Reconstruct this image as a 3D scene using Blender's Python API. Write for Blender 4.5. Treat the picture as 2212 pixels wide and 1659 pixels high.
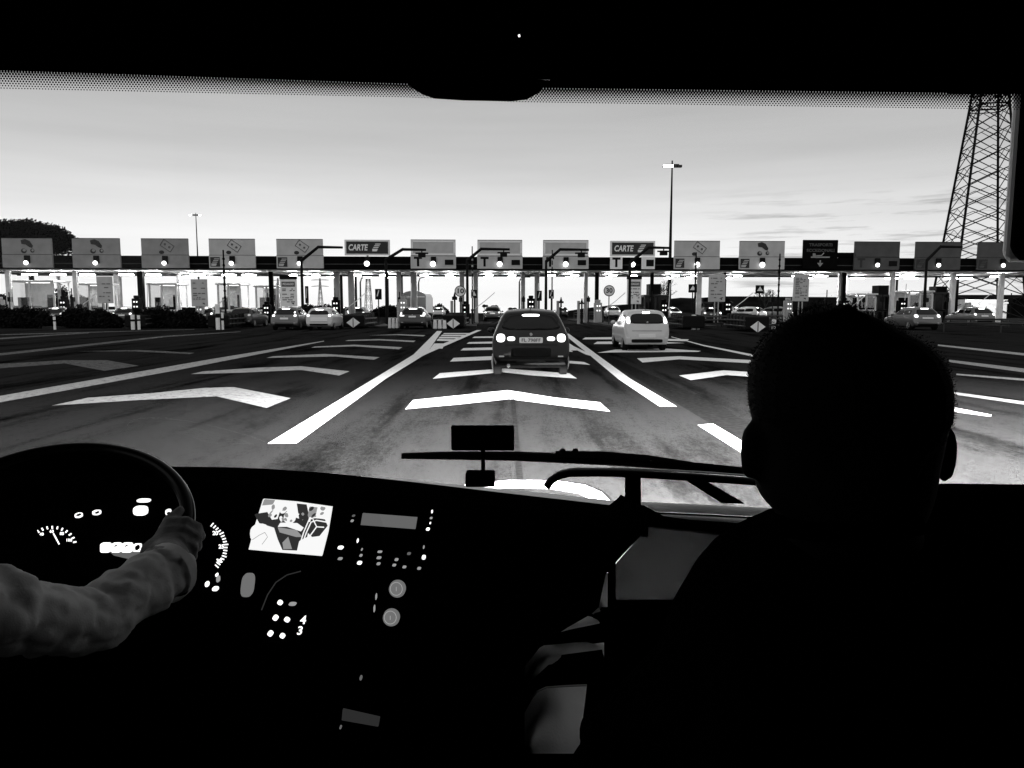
import bpy, bmesh, math, random
from mathutils import Vector, Matrix
from mathutils.bvhtree import BVHTree

# ------------------------------------------------------------------ scene, camera, light
for o in list(bpy.data.objects):
    bpy.data.objects.remove(o)
C = bpy.context.scene.collection
scn = bpy.context.scene
random.seed(7)
R = math.radians

W_, H_ = 2212.0, 1659.0            # unit of the measurements taken off the photograph
FOC, HOR, EYE = 1600.0, 659.0, 1.66
PITCH = math.atan((H_ / 2 - HOR) / FOC)
cam_d = bpy.data.cameras.new('camera')
cam_d.sensor_width = 36.0
cam_d.lens = 36.0 * FOC / W_
cam_d.clip_start = 0.02
cam_d.clip_end = 6000
cam = bpy.data.objects.new('camera', cam_d)
C.objects.link(cam)
cam.location = (0, 0, EYE)
cam.rotation_euler = (math.pi / 2 - PITCH, 0, 0)
scn.camera = cam

scn.view_settings.view_transform = 'Standard'
scn.view_settings.look = 'None'
scn.view_settings.exposure = 0.0
scn.view_settings.gamma = 1.0
scn.view_settings.use_curve_mapping = False
scn.render.engine = 'CYCLES'
scn.cycles.use_denoising = True
scn.cycles.max_bounces = 6
scn.cycles.transparent_max_bounces = 16
scn.cycles.sample_clamp_indirect = 4.0
scn.cycles.blur_glossy = 1.0

world = bpy.data.worlds.new("World")
scn.world = world
world.use_nodes = True
wt = world.node_tree
for n in list(wt.nodes):
    wt.nodes.remove(n)
def wn(t, **k):
    n = wt.nodes.new(t)
    for a, b in k.items():
        setattr(n, a, b)
    return n
tc = wn('ShaderNodeTexCoord')
sep = wn('ShaderNodeSeparateXYZ')
wt.links.new(tc.outputs['Generated'], sep.inputs[0])
mx = wn('ShaderNodeMath', operation='MAXIMUM'); mx.inputs[1].default_value = 0.10
wt.links.new(sep.outputs['Z'], mx.inputs[0])
cmb = wn('ShaderNodeCombineXYZ')
mxx = wn('ShaderNodeMath', operation='MULTIPLY'); mxx.inputs[1].default_value = 0.30
wt.links.new(sep.outputs['X'], mxx.inputs[0]); wt.links.new(mxx.outputs[0], cmb.inputs['X']); wt.links.new(sep.outputs['Y'], cmb.inputs['Y']); wt.links.new(mx.outputs[0], cmb.inputs['Z'])
sky = wn('ShaderNodeTexSky', sky_type='NISHITA')
sky.sun_disc = False
sky.sun_elevation = R(-1.0)
sky.sun_rotation = R(-4.0)
sky.air_density = 1.0
sky.dust_density = 1.5
wt.links.new(cmb.outputs[0], sky.inputs['Vector'])
bw = wn('ShaderNodeRGBToBW')
wt.links.new(sky.outputs[0], bw.inputs[0])
SKY_POW, SKY_GAIN, BACK = 0.70, 0.66, 0.75
pw = wn('ShaderNodeMath', operation='POWER'); pw.inputs[1].default_value = SKY_POW
wt.links.new(bw.outputs[0], pw.inputs[0])
# thin dark evening cloud streaks low over the horizon
mp = wn('ShaderNodeMapping'); mp.inputs['Scale'].default_value = (3.0, 3.0, 42.0)
wt.links.new(tc.outputs['Generated'], mp.inputs[0])
nz = wn('ShaderNodeTexNoise'); nz.inputs['Scale'].default_value = 1.9; nz.inputs['Detail'].default_value = 5; nz.inputs['Roughness'].default_value = 0.6
wt.links.new(mp.outputs[0], nz.inputs['Vector'])
mr = wn('ShaderNodeMapRange'); mr.inputs['From Min'].default_value = 0.52; mr.inputs['From Max'].default_value = 0.66; mr.inputs['To Max'].default_value = 1.0
wt.links.new(nz.outputs['Fac'], mr.inputs['Value'])
b1 = wn('ShaderNodeMapRange', interpolation_type='SMOOTHSTEP'); b1.inputs['From Min'].default_value = 0.16; b1.inputs['From Max'].default_value = 0.10
wt.links.new(sep.outputs['Z'], b1.inputs['Value'])
b2 = wn('ShaderNodeMapRange', interpolation_type='SMOOTHSTEP'); b2.inputs['From Min'].default_value = 0.10; b2.inputs['From Max'].default_value = 0.42
wt.links.new(sep.outputs['X'], b2.inputs['Value'])
m1 = wn('ShaderNodeMath', operation='MULTIPLY'); m2 = wn('ShaderNodeMath', operation='MULTIPLY'); m3 = wn('ShaderNodeMath', operation='MULTIPLY_ADD')
wt.links.new(mr.outputs[0], m1.inputs[0]); wt.links.new(b1.outputs[0], m1.inputs[1])
wt.links.new(m1.outputs[0], m2.inputs[0]); wt.links.new(b2.outputs[0], m2.inputs[1])
wt.links.new(m2.outputs[0], m3.inputs[0]); m3.inputs[1].default_value = -0.50; m3.inputs[2].default_value = 1.0
m4 = wn('ShaderNodeMath', operation='MULTIPLY')
glow = wn('ShaderNodeMapRange', interpolation_type='SMOOTHSTEP')
for k_, v_ in zip(('From Min', 'From Max', 'To Min', 'To Max'), (0.21, 0.03, 1.0, 1.35)): glow.inputs[k_].default_value = v_
wt.links.new(sep.outputs['Z'], glow.inputs['Value'])
m6 = wn('ShaderNodeMath', operation='MULTIPLY')
wt.links.new(pw.outputs[0], m6.inputs[0]); wt.links.new(glow.outputs[0], m6.inputs[1])
wt.links.new(m6.outputs[0], m4.inputs[0]); wt.links.new(m3.outputs[0], m4.inputs[1])
nz2 = wn('ShaderNodeTexNoise'); nz2.inputs['Scale'].default_value = 0.7; nz2.inputs['Detail'].default_value = 4
wt.links.new(mp.outputs[0], nz2.inputs['Vector'])
un = wn('ShaderNodeMapRange')
for k_, v_ in zip(('From Min', 'From Max', 'To Min', 'To Max'), (.3, .7, .94, 1.05)): un.inputs[k_].default_value = v_
wt.links.new(nz2.outputs['Fac'], un.inputs['Value'])
m7 = wn('ShaderNodeMath', operation='MULTIPLY')
wt.links.new(m6.outputs[0], m7.inputs[0]); wt.links.new(un.outputs[0], m7.inputs[1]); wt.links.new(m7.outputs[0], m4.inputs[0])
m5 = wn('ShaderNodeMath', operation='MULTIPLY'); m5.inputs[1].default_value = 10.0
bk = wn('ShaderNodeMapRange', interpolation_type='SMOOTHSTEP'); bk.inputs['From Min'].default_value = 0.45; bk.inputs['From Max'].default_value = -0.15
wt.links.new(sep.outputs['Y'], bk.inputs['Value'])
mixb = wn('ShaderNodeMix'); mixb.data_type = 'FLOAT'; mixb.inputs[3].default_value = BACK / SKY_GAIN   # the pale sky overhead and behind
wt.links.new(bk.outputs[0], mixb.inputs[0]); wt.links.new(m4.outputs[0], mixb.inputs[2])
wt.links.new(mixb.outputs[0], m5.inputs[0])
bg = wn('ShaderNodeBackground'); bg.inputs['Strength'].default_value = SKY_GAIN * 0.1
wt.links.new(m5.outputs[0], bg.inputs['Color'])
wo = wn('ShaderNodeOutputWorld')
wt.links.new(bg.outputs[0], wo.inputs[0])

sun_d = bpy.data.lights.new('dusk_sun', 'SUN')
sun_d.energy = 0.08
sun_d.angle = R(10)
sun = bpy.data.objects.new('dusk_sun', sun_d)
C.objects.link(sun)
sun.rotation_euler = (R(-87), 0, R(8))

# ------------------------------------------------------------------ measuring helpers
cp, sp_ = math.cos(PITCH), math.sin(PITCH)
def ray(u, v):
    x = (u - W_ / 2) / FOC
    y = (H_ / 2 - v) / FOC
    return Vector((x, cp + y * sp_, -sp_ + y * cp))
def P(u, v, Y):
    d = ray(u, v)
    return Vector((0, 0, EYE)) + d * (Y / d.y)
def G(u, v, z=0.0):
    d = ray(u, v)
    t = (z - EYE) / d.z
    return Vector((0, 0, EYE)) + d * t
def gz(Y):
    return 0.0 if Y < 96 else -0.0105 * (Y - 96)
GK = 0.05                          # the toll canopy runs slightly away to the right
GY = 66.7
GA = math.atan(GK)
def Q(u, v, off=0.0):
    d = ray(u, v)
    t = (GY + off) / (d.y - GK * d.x)
    return Vector((0, 0, EYE)) + d * t
def pxm(u, off=0.0):
    p = Q(u, HOR, off)
    return FOC / p.y

# ------------------------------------------------------------------ materials
def mat(name, v, rough=0.6, metal=0.0, spec=0.3, noise=0.0, nscale=4.0, bump=0.0, bscale=40.0, emit=0.0, coat=0.0, stretch=None):
    m = bpy.data.materials.new(name)
    m.use_nodes = True
    nt = m.node_tree
    b = nt.nodes['Principled BSDF']
    b.inputs['Base Color'].default_value = (v, v, v, 1)
    b.inputs['Roughness'].default_value = rough
    b.inputs['Metallic'].default_value = metal
    b.inputs['Specular IOR Level'].default_value = spec
    b.inputs['Coat Weight'].default_value = coat
    b.inputs['Coat Roughness'].default_value = 0.08
    if emit:
        b.inputs['Emission Color'].default_value = (1, 1, 1, 1)
        b.inputs['Emission Strength'].default_value = emit
    if noise or bump:
        t = nt.nodes.new('ShaderNodeTexCoord')
        src = t.outputs['Object']
        if stretch:
            mpn = nt.nodes.new('ShaderNodeMapping'); mpn.inputs['Scale'].default_value = stretch
            nt.links.new(src, mpn.inputs[0]); src = mpn.outputs[0]
        if noise:
            n = nt.nodes.new('ShaderNodeTexNoise'); n.inputs['Scale'].default_value = nscale; n.inputs['Detail'].default_value = 6
            nt.links.new(src, n.inputs['Vector'])
            r = nt.nodes.new('ShaderNodeMapRange')
            r.inputs['From Min'].default_value = 0.3; r.inputs['From Max'].default_value = 0.7
            r.inputs['To Min'].default_value = v * (1 - noise); r.inputs['To Max'].default_value = v * (1 + noise)
            nt.links.new(n.outputs['Fac'], r.inputs['Value'])
            nt.links.new(r.outputs[0], b.inputs['Base Color'])
        if bump:
            n2 = nt.nodes.new('ShaderNodeTexNoise'); n2.inputs['Scale'].default_value = bscale; n2.inputs['Detail'].default_value = 3
            nt.links.new(src, n2.inputs['Vector'])
            bp = nt.nodes.new('ShaderNodeBump'); bp.inputs['Strength'].default_value = bump; bp.inputs['Distance'].default_value = 0.02
            nt.links.new(n2.outputs['Fac'], bp.inputs['Height'])
            nt.links.new(bp.outputs[0], b.inputs['Normal'])
    return m
def emat(name, s):
    m = bpy.data.materials.new(name)
    m.use_nodes = True
    nt = m.node_tree
    nt.nodes.clear()
    e = nt.nodes.new('ShaderNodeEmission'); e.inputs['Strength'].default_value = s
    o = nt.nodes.new('ShaderNodeOutputMaterial')
    nt.links.new(e.outputs[0], o.inputs[0])
    return m
def glassmat(name, refl=0.05, tint=1.0, rough=0.0):
    m = bpy.data.materials.new(name)
    m.use_nodes = True
    nt = m.node_tree
    nt.nodes.clear()
    t = nt.nodes.new('ShaderNodeBsdfTransparent'); t.inputs[0].default_value = (tint, tint, tint, 1)
    g = nt.nodes.new('ShaderNodeBsdfGlossy'); g.inputs['Roughness'].default_value = rough
    x = nt.nodes.new('ShaderNodeMixShader'); x.inputs[0].default_value = refl
    o = nt.nodes.new('ShaderNodeOutputMaterial')
    nt.links.new(t.outputs[0], x.inputs[1]); nt.links.new(g.outputs[0], x.inputs[2]); nt.links.new(x.outputs[0], o.inputs[0])
    return m

M = {}
M['dash'] = mat('dash_plastic', 0.0012, 0.85, spec=0.0, bump=0.2, bscale=300)
M['cabin'] = mat('cabin_trim', 0.0012, 0.9, spec=0.0)
M['edge_highlight'] = mat('pale_highlight', 0.9, 0.35, metal=0.6, spec=0.5)  # pale metal for the highlight tube on the wheel rim
M['gloss_black'] = mat('gloss_black', 0.0015, 0.3, spec=0.10)
M['rubber'] = mat('rubber', 0.006, 0.8, spec=0.05)
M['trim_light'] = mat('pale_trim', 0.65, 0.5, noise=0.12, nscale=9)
M['panel_grey'] = mat('grey_panel', 0.85, 0.6, noise=0.15, nscale=6, bump=0.1, bscale=200)
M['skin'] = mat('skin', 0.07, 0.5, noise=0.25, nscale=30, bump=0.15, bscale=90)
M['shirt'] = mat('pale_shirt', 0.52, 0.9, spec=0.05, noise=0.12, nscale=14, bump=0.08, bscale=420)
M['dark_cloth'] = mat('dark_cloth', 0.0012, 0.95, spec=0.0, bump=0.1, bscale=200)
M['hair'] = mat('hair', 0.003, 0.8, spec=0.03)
M['shaded_skin'] = mat('skin_in_shade', 0.003, 0.7, spec=0.02)  # silhouette shade put into the skin's base colour
M['steel'] = mat('painted_steel', 0.03, 0.6, noise=0.3, nscale=2)
M['black'] = mat('black_metal', 0.006, 0.7, spec=0.1)
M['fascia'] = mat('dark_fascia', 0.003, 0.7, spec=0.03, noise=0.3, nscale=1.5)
M['soffit'] = mat('soffit', 0.6, 0.5, noise=0.3, nscale=0.8, stretch=(0.3, 1, 1))
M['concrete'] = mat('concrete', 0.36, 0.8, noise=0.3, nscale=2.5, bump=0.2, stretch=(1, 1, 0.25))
M['dkconcrete'] = mat('dark_concrete', 0.012, 0.9, noise=0.4, nscale=2.5)
M['sign'] = mat('grey_sign', 0.46, 0.55, noise=0.1, nscale=1.2)
M['sign_dim'] = mat('dull_grey_sign', 0.07, 0.6, noise=0.15, nscale=1.4)
M['sign_mid'] = mat('mid_grey_sign', 0.26, 0.6, noise=0.12, nscale=1.4)
M['sign_rim'] = mat('pale_sign_rim', 0.8, 0.5, noise=0.05)
M['sign_dark'] = mat('dark_sign_face', 0.025, 0.5, noise=0.2, nscale=2)
M['white'] = mat('white_paint', 0.8, 0.6, noise=0.06, nscale=5)
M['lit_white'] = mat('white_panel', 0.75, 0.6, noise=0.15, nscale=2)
M['greytext'] = mat('grey_print', 0.1, 0.6)
M['tyre'] = mat('tyre', 0.010, 1.0, spec=0.0)
M['rim'] = mat('alloy', 0.35, 0.35, metal=0.8)
M['glass_dark'] = mat('dark_glass', 0.003, 0.08, spec=0.2)
M['plate'] = mat('plate_white', 0.55, 0.5, emit=0.06)  # faint glow of its own in place of plate lamp light
M['plate_txt'] = mat('plate_text', 0.12, 0.5)
M['car_black'] = mat('black_paint', 0.009, 0.3, spec=0.2, coat=0.12, noise=0.2, nscale=3)
M['car_white'] = mat('silver_white_paint', 0.5, 0.32, spec=0.5, coat=0.4, noise=0.05, nscale=2)
M['car_grey'] = mat('grey_paint', 0.12, 0.35, metal=0.3, coat=0.5)
M['car_dark'] = mat('dark_grey_paint', 0.03, 0.35, coat=0.5)
M['tail'] = emat('tail_lamp_lit', 2.5)
M['tail_dim'] = mat('tail_lens', 0.12, 0.2, emit=0.35)
M['brake'] = emat('brake_lamp_lit', 9.0)
M['lamp'] = emat('canopy_lamp', 80.0)
M['signal'] = emat('signal_lamp', 4.0)
M['flood'] = emat('floodlight', 30.0)
M['leaf'] = mat('dark_foliage', 0.007, 0.8, spec=0.05, noise=0.5, nscale=1.5)
M['bark'] = mat('bark', 0.02, 0.9, noise=0.3)
M['far'] = mat('hazy_far', 0.30, 0.9)
M['hill'] = mat('dark_embankment', 0.008, 0.95, spec=0, noise=0.5, nscale=0.3)
M['glass'] = glassmat('clear_glass', 0.008)
M['glass_tint'] = glassmat('tinted_door_glass', 0.004, 0.13)
M['pane'] = glassmat('booth_pane', 0.12, 0.85)
M['booth_low'] = mat('booth_lower_wall', 0.28, 0.7, noise=0.6, nscale=3, stretch=(2, 1, .5))
M['heap'] = mat('gravel_heap', 0.25, 0.9, noise=0.6, nscale=2, bump=0.5, bscale=8)
M['ui'] = emat('instrument_light', 1.6)
M['ui_dim'] = emat('instrument_dim', 0.32)
M['ui_faint'] = emat('instrument_faint', 0.12)
M['scr_hi'] = emat('screen_bright', 0.95)
M['scr_mid'] = emat('screen_mid', 0.30)
M['scr_lo'] = emat('screen_low', 0.03)
M['display'] = emat('lcd_grey', 0.13)
M['lcd_low'] = emat('lcd_low', 0.025)
M['knob'] = emat('backlit_knob', 0.16)
M['knob_ring'] = emat('backlit_ring', 0.4)

def asphalt_mat():
    m = bpy.data.materials.new('asphalt')
    m.use_nodes = True
    nt = m.node_tree
    b = nt.nodes['Principled BSDF']
    b.inputs['Roughness'].default_value = 0.85
    b.inputs['Specular IOR Level'].default_value = 0.0
    t = nt.nodes.new('ShaderNodeTexCoord')
    def noise(scale, st, detail=4, rough=0.5):
        mpn = nt.nodes.new('ShaderNodeMapping'); mpn.inputs['Scale'].default_value = st
        nt.links.new(t.outputs['Object'], mpn.inputs[0])
        n = nt.nodes.new('ShaderNodeTexNoise'); n.inputs['Scale'].default_value = scale; n.inputs['Detail'].default_value = detail; n.inputs['Roughness'].default_value = rough
        nt.links.new(mpn.outputs[0], n.inputs['Vector'])
        return n.outputs['Fac']
    def rng(s, a, bb, c, d):
        r = nt.nodes.new('ShaderNodeMapRange')
        for k, v in zip(('From Min', 'From Max', 'To Min', 'To Max'), (a, bb, c, d)):
            r.inputs[k].default_value = v
        nt.links.new(s, r.inputs['Value'])
        return r.outputs[0]
    def mul(a, bb):
        x = nt.nodes.new('ShaderNodeMath'); x.operation = 'MULTIPLY'
        nt.links.new(a, x.inputs[0]); nt.links.new(bb, x.inputs[1])
        return x.outputs[0]
    grain = rng(noise(60, (1, 1, 1), 3, 0.9), 0.35, 0.65, 0.4, 1.6)
    streak = rng(noise(1.3, (1, 0.07, 1), 5, 0.6), 0.35, 0.65, 0.25, 1.75)
    blot = rng(noise(0.5, (1, 0.4, 1), 6, 0.65), 0.35, 0.65, 0.45, 1.6)
    mid = mul(rng(noise(9, (1, .5, 1), 6, 0.8), 0.35, 0.65, 0.6, 1.4), rng(noise(26, (1, .35, 1), 3, 0.9), 0.38, 0.62, 0.62, 1.42))
    v = mul(mul(mul(grain, streak), blot), mid)
    f = rng(v, 0, 1, 0, 0.020)
    nt.links.new(f, b.inputs['Base Color'])
    bp = nt.nodes.new('ShaderNodeBump'); bp.inputs['Strength'].default_value = 0.4; bp.inputs['Distance'].default_value = 0.01
    nt.links.new(noise(45, (1, 1, 1), 3, 0.8), bp.inputs['Height'])
    nt.links.new(bp.outputs[0], b.inputs['Normal'])
    return m
M['asphalt'] = asphalt_mat()
M['seam'] = mat('asphalt_patch', 0.011, 0.8, spec=0.0, noise=0.5, nscale=12)
def paint_mat(name, v, wear):
    m = bpy.data.materials.new(name)
    m.use_nodes = True
    nt = m.node_tree
    b = nt.nodes['Principled BSDF']
    b.inputs['Roughness'].default_value = 0.75
    b.inputs['Specular IOR Level'].default_value = 0.1
    t = nt.nodes.new('ShaderNodeTexCoord')
    n = nt.nodes.new('ShaderNodeTexNoise'); n.inputs['Scale'].default_value = 9; n.inputs['Detail'].default_value = 8; n.inputs['Roughness'].default_value = 0.75
    nt.links.new(t.outputs['Object'], n.inputs['Vector'])
    r = nt.nodes.new('ShaderNodeMapRange')
    r.inputs['From Min'].default_value = 0.5 - 0.22; r.inputs['From Max'].default_value = 0.5 + 0.1
    r.inputs['To Min'].default_value = v * (1 - wear); r.inputs['To Max'].default_value = v
    nt.links.new(n.outputs['Fac'], r.inputs['Value'])
    nt.links.new(r.outputs[0], b.inputs['Base Color'])
    n2 = nt.nodes.new('ShaderNodeTexNoise'); n2.inputs['Scale'].default_value = 5.5; n2.inputs['Detail'].default_value = 10; n2.inputs['Roughness'].default_value = 0.85
    nt.links.new(t.outputs['Object'], n2.inputs['Vector'])
    r2 = nt.nodes.new('ShaderNodeMapRange')
    r2.inputs['From Min'].default_value = .5 + (.16 - .18 * wear); r2.inputs['From Max'].default_value = .5 + (.22 - .18 * wear)
    nt.links.new(n2.outputs['Fac'], r2.inputs['Value'])
    tr = nt.nodes.new('ShaderNodeBsdfTransparent'); mxs = nt.nodes.new('ShaderNodeMixShader')
    nt.links.new(r2.outputs[0], mxs.inputs[0]); nt.links.new(b.outputs[0], mxs.inputs[1]); nt.links.new(tr.outputs[0], mxs.inputs[2])
    nt.links.new(mxs.outputs[0], nt.nodes['Material Output'].inputs['Surface'])
    return m
M['paint'] = paint_mat('road_paint', 0.8, 0.35)
M['paint_mid'] = paint_mat('worn_road_paint', 0.42, 0.6)
M['paint_old'] = paint_mat('old_road_paint', 0.10, 0.7)

# ------------------------------------------------------------------ mesh building helpers
class MB:
    def __init__(s):
        s.v = []; s.f = []
    def add(s, vs, fs):
        k = len(s.v)
        s.v += [tuple(x) for x in vs]
        s.f += [tuple(i + k for i in f) for f in fs]
        return s
    def box(s, x0, y0, z0, x1, y1, z1):
        vs = [(x0, y0, z0), (x1, y0, z0), (x1, y1, z0), (x0, y1, z0), (x0, y0, z1), (x1, y0, z1), (x1, y1, z1), (x0, y1, z1)]
        return s.add(vs, [(0, 3, 2, 1), (4, 5, 6, 7), (0, 1, 5, 4), (1, 2, 6, 5), (2, 3, 7, 6), (3, 0, 4, 7)])
    def prism(s, pts, y0, y1):            # outline in x,z (counter-clockwise seen from -y), extruded along y
        n = len(pts)
        vs = [(x, y0, z) for x, z in pts] + [(x, y1, z) for x, z in pts]
        fs = [tuple(range(n)), tuple(range(2 * n - 1, n - 1, -1))]
        fs += [(i, i + n, (i + 1) % n + n, (i + 1) % n) for i in range(n)]
        return s.add(vs, fs)
    def tube(s, pts, r, n=8, cap=True):
        pts = [Vector(p) for p in pts]
        rs = r if isinstance(r, (list, tuple)) else [r] * len(pts)
        vs = []; fs = []
        up = None
        for i, p in enumerate(pts):
            a = pts[max(i - 1, 0)]; b = pts[min(i + 1, len(pts) - 1)]
            d = (b - a).normalized()
            if up is None:
                up = Vector((0, 0, 1)) if abs(d.z) < 0.9 else Vector((0, 1, 0))
            e1 = d.cross(up).normalized(); e2 = e1.cross(d).normalized(); up = e2
            for k in range(n):
                an = 2 * math.pi * k / n
                vs.append(p + (e1 * math.cos(an) + e2 * math.sin(an)) * rs[i])
        for i in range(len(pts) - 1):
            for k in range(n):
                k2 = (k + 1) % n
                fs.append((i * n + k, i * n + k2, (i + 1) * n + k2, (i + 1) * n + k))
        if cap:
            fs.append(tuple(range(n - 1, -1, -1)))
            fs.append(tuple(range((len(pts) - 1) * n, len(pts) * n)))
        return s.add(vs, fs)
    def ball(s, c, rx, ry=None, rz=None, nu=16, nv=10):
        ry = ry or rx; rz = rz or rx
        vs = []; fs = []
        for j in range(nv + 1):
            th = math.pi * j / nv
            for i in range(nu):
                ph = 2 * math.pi * i / nu
                vs.append((c[0] + rx * math.sin(th) * math.cos(ph), c[1] + ry * math.sin(th) * math.sin(ph), c[2] - rz * math.cos(th)))
        for j in range(nv):
            for i in range(nu):
                i2 = (i + 1) % nu
                fs.append((j * nu + i, j * nu + i2, (j + 1) * nu + i2, (j + 1) * nu + i))
        return s.add(vs, fs)
    def disc(s, c, rx, rz, y0, y1, n=20):  # thick disc facing -y, its centre c = (x, z)
        return s.prism([(c[0] + rx * math.cos(2 * math.pi * k / n), c[1] + rz * math.sin(2 * math.pi * k / n)) for k in range(n)], y0, y1)
    def build(s, name, m, parent=None, loc=None, rotz=0, smooth=False, weld=False):
        me = bpy.data.meshes.new(name)
        me.from_pydata(s.v, [], s.f)
        if weld:
            bm = bmesh.new(); bm.from_mesh(me)
            bmesh.ops.remove_doubles(bm, verts=bm.verts, dist=1e-5)
            bmesh.ops.recalc_face_normals(bm, faces=bm.faces)
            bm.to_mesh(me); bm.free()
        me.update()
        me.materials.append(m)
        if smooth:
            me.shade_smooth()
        o = bpy.data.objects.new(name, me)
        C.objects.link(o)
        if parent:
            o.parent = parent
        if loc is not None:
            o.location = loc
        o.rotation_euler.z = rotz
        return o
def fix(o):
    bm = bmesh.new(); bm.from_mesh(o.data)
    bmesh.ops.recalc_face_normals(bm, faces=bm.faces)
    bm.to_mesh(o.data); bm.free()
    return o
def bevel(o, w, seg=2):
    md = o.modifiers.new('bevel', 'BEVEL'); md.width = w; md.segments = seg; md.limit_method = 'ANGLE'; md.angle_limit = R(35)
    return o
def tag(o, label=None, cat=None, group=None, kind=None):
    if label: o['label'] = label
    if cat: o['category'] = cat
    if group: o['group'] = group
    if kind: o['kind'] = kind
    return o
def empty(name, loc=(0, 0, 0), rz=0, label=None, cat=None, group=None):
    o = bpy.data.objects.new(name, None)
    o.empty_display_size = 0.1
    C.objects.link(o)
    o.location = loc
    o.rotation_euler.z = rz
    return tag(o, label, cat, group)
def text_mesh(txt, size, align='CENTER', bold=0.0, shear=0.0):
    cu = bpy.data.curves.new('t', 'FONT')
    cu.body = txt; cu.size = size; cu.align_x = align; cu.align_y = 'CENTER'; cu.offset = bold; cu.shear = shear
    cu.resolution_u = 3
    ob = bpy.data.objects.new('t', cu)
    C.objects.link(ob)
    dg = bpy.context.evaluated_depsgraph_get()
    me = bpy.data.meshes.new_from_object(ob.evaluated_get(dg))
    bpy.data.objects.remove(ob)
    bpy.data.curves.remove(cu)
    vs = [tuple(v.co) for v in me.vertices]; fs = [tuple(p.vertices) for p in me.polygons]
    bpy.data.meshes.remove(me)
    return vs, fs
def text_part(name, txt, size, m, parent, x, y, z, bold=0.0, shear=0.0, align='CENTER', maxw=None, flipx=False):
    vs, fs = text_mesh(txt, size, align, bold, shear)
    if maxw:
        w = max(v[0] for v in vs) - min(v[0] for v in vs)
        k = maxw / w
        vs = [(v[0] * k, v[1], v[2]) for v in vs]
    b = MB()
    b.add([(v[0] + x, y, v[1] + z) for v in vs], fs)
    return b.build(name, m, parent)

# ------------------------------------------------------------------ the setting: ground and markings
def sheet(name, xs, ys, zoff, m):
    b = MB()
    vs = [(x, y, gz(y) + zoff) for y in ys for x in xs]
    n = len(xs)
    fs = [(j * n + i, j * n + i + 1, (j + 1) * n + i + 1, (j + 1) * n + i) for j in range(len(ys) - 1) for i in range(n - 1)]
    b.add(vs, fs)
    return tag(b.build(name, m), kind='structure')
M['earth'] = mat('dark_verge', 0.005, 0.95, spec=0, noise=0.5, nscale=0.5)
sheet('ground', [-3000, -200, 0, 200, 3000], [-300, 0, 95.9, 96, 200, 400, 1200, 4000], -0.01, M['earth'])
sheet('road', [-60, 0, 75], [-20, 40, 95.9, 96, 200, 400], 0.0, M['asphalt'])

def marking(name, polys, m, z=0.004, parent=None):
    b = MB()
    for pl in polys:
        b.add([G(u, v, z + .002 * len(b.f)) for u, v in pl], [tuple(range(len(pl)))])
    o = b.build(name, m)
    bm = bmesh.new(); bm.from_mesh(o.data)
    for f in bm.faces:
        f.normal_update()
        if f.normal.z < 0: f.normal_flip()
    bmesh.ops.triangulate(bm, faces=bm.faces)
    bm.to_mesh(o.data); bm.free()
    return tag(o, kind='structure')
def strip(a, b):                    # a near pair (left u, right u, v), b far pair
    return [(a[0], a[2]), (a[1], a[2]), (b[1], b[2]), (b[0], b[2])]
marking('lane_line', [
    [(578, 958), (640, 958), (832, 819), (921, 764), (893, 766), (806, 819)],
    [(893, 766), (921, 764), (955, 715), (944, 715)],
    [(907, 772), (923, 764), (1040, 713), (1030, 713), (893, 768)]], M['paint'])
marking('lane_line', [
    [(1425, 878), (1462, 878), (1363, 819), (1287, 764), (1229, 721), (1217, 721), (1270, 764), (1336, 819)],
    [(1266, 766), (1290, 772), (1240, 748), (1228, 748)],
    [(1507, 918), (1540, 915), (1700, 1010), (1700, 1040)]], M['paint'])
marking('gore_bars', [
    [(929, 753), (956, 753), (961, 742), (938, 742)],
    [(943, 736), (979, 737), (983, 733), (946, 732)],
    [(947, 731), (992, 731), (997, 727.5), (950, 727.5)],
    [(952, 726), (1003, 726), (1008, 723), (955, 723)],
    [(957, 721.5), (1014, 721.5), (1018, 719.5), (959, 719.5)],
    [(1229, 741), (1255, 758), (1250, 757), (1229, 757)]], M['paint'])
marking('edge_line', [
    [(-300, 915), (-300, 938), (0, 869), (380, 800), (700, 737.5), (700, 736), (460, 775), (0, 855)]], M['paint_mid'])
marking('edge_line', [
    [(-300, 810), (-300, 822), (0, 768), (360, 728), (520, 717), (520, 716), (360, 725), (0, 763)],
    [(-200, 748), (-200, 756), (0, 733), (192, 719.5), (192, 718), (0, 729.5)],
    [(0, 722), (0, 724), (420, 712), (420, 711)]], M['paint_old'])
marking('chevrons_centre_lane', [
    [(875, 884), (892, 864), (1000, 853), (1097, 842.5), (1200, 859), (1296, 869), (1318, 889), (1210, 876), (1100, 862), (985, 874)],
    [(935, 818), (950, 806), (1090, 796), (1230, 806.5), (1246, 817.5), (1150, 811), (1085, 804), (1000, 812)],
    [(972, 781), (980, 773), (1095, 768), (1262, 782), (1275, 788), (1190, 782), (1095, 776)],
    [(995, 757), (1001, 752), (1100, 749.5), (1230, 755), (1238, 760), (1100, 755)],
    [(1008, 742.5), (1013, 739), (1105, 737), (1215, 740), (1220, 743), (1105, 741.5)],
    [(1020, 730), (1025, 727), (1105, 726), (1205, 728), (1208, 731), (1105, 729.5)],
    [(990, 1060), (1005, 1046), (1100, 1037), (1200, 1038), (1262, 1047), (1300, 1063), (1325, 1090), (1292, 1086), (1250, 1066), (1190, 1056), (1100, 1054), (1040, 1058)]], M['paint'])
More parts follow.
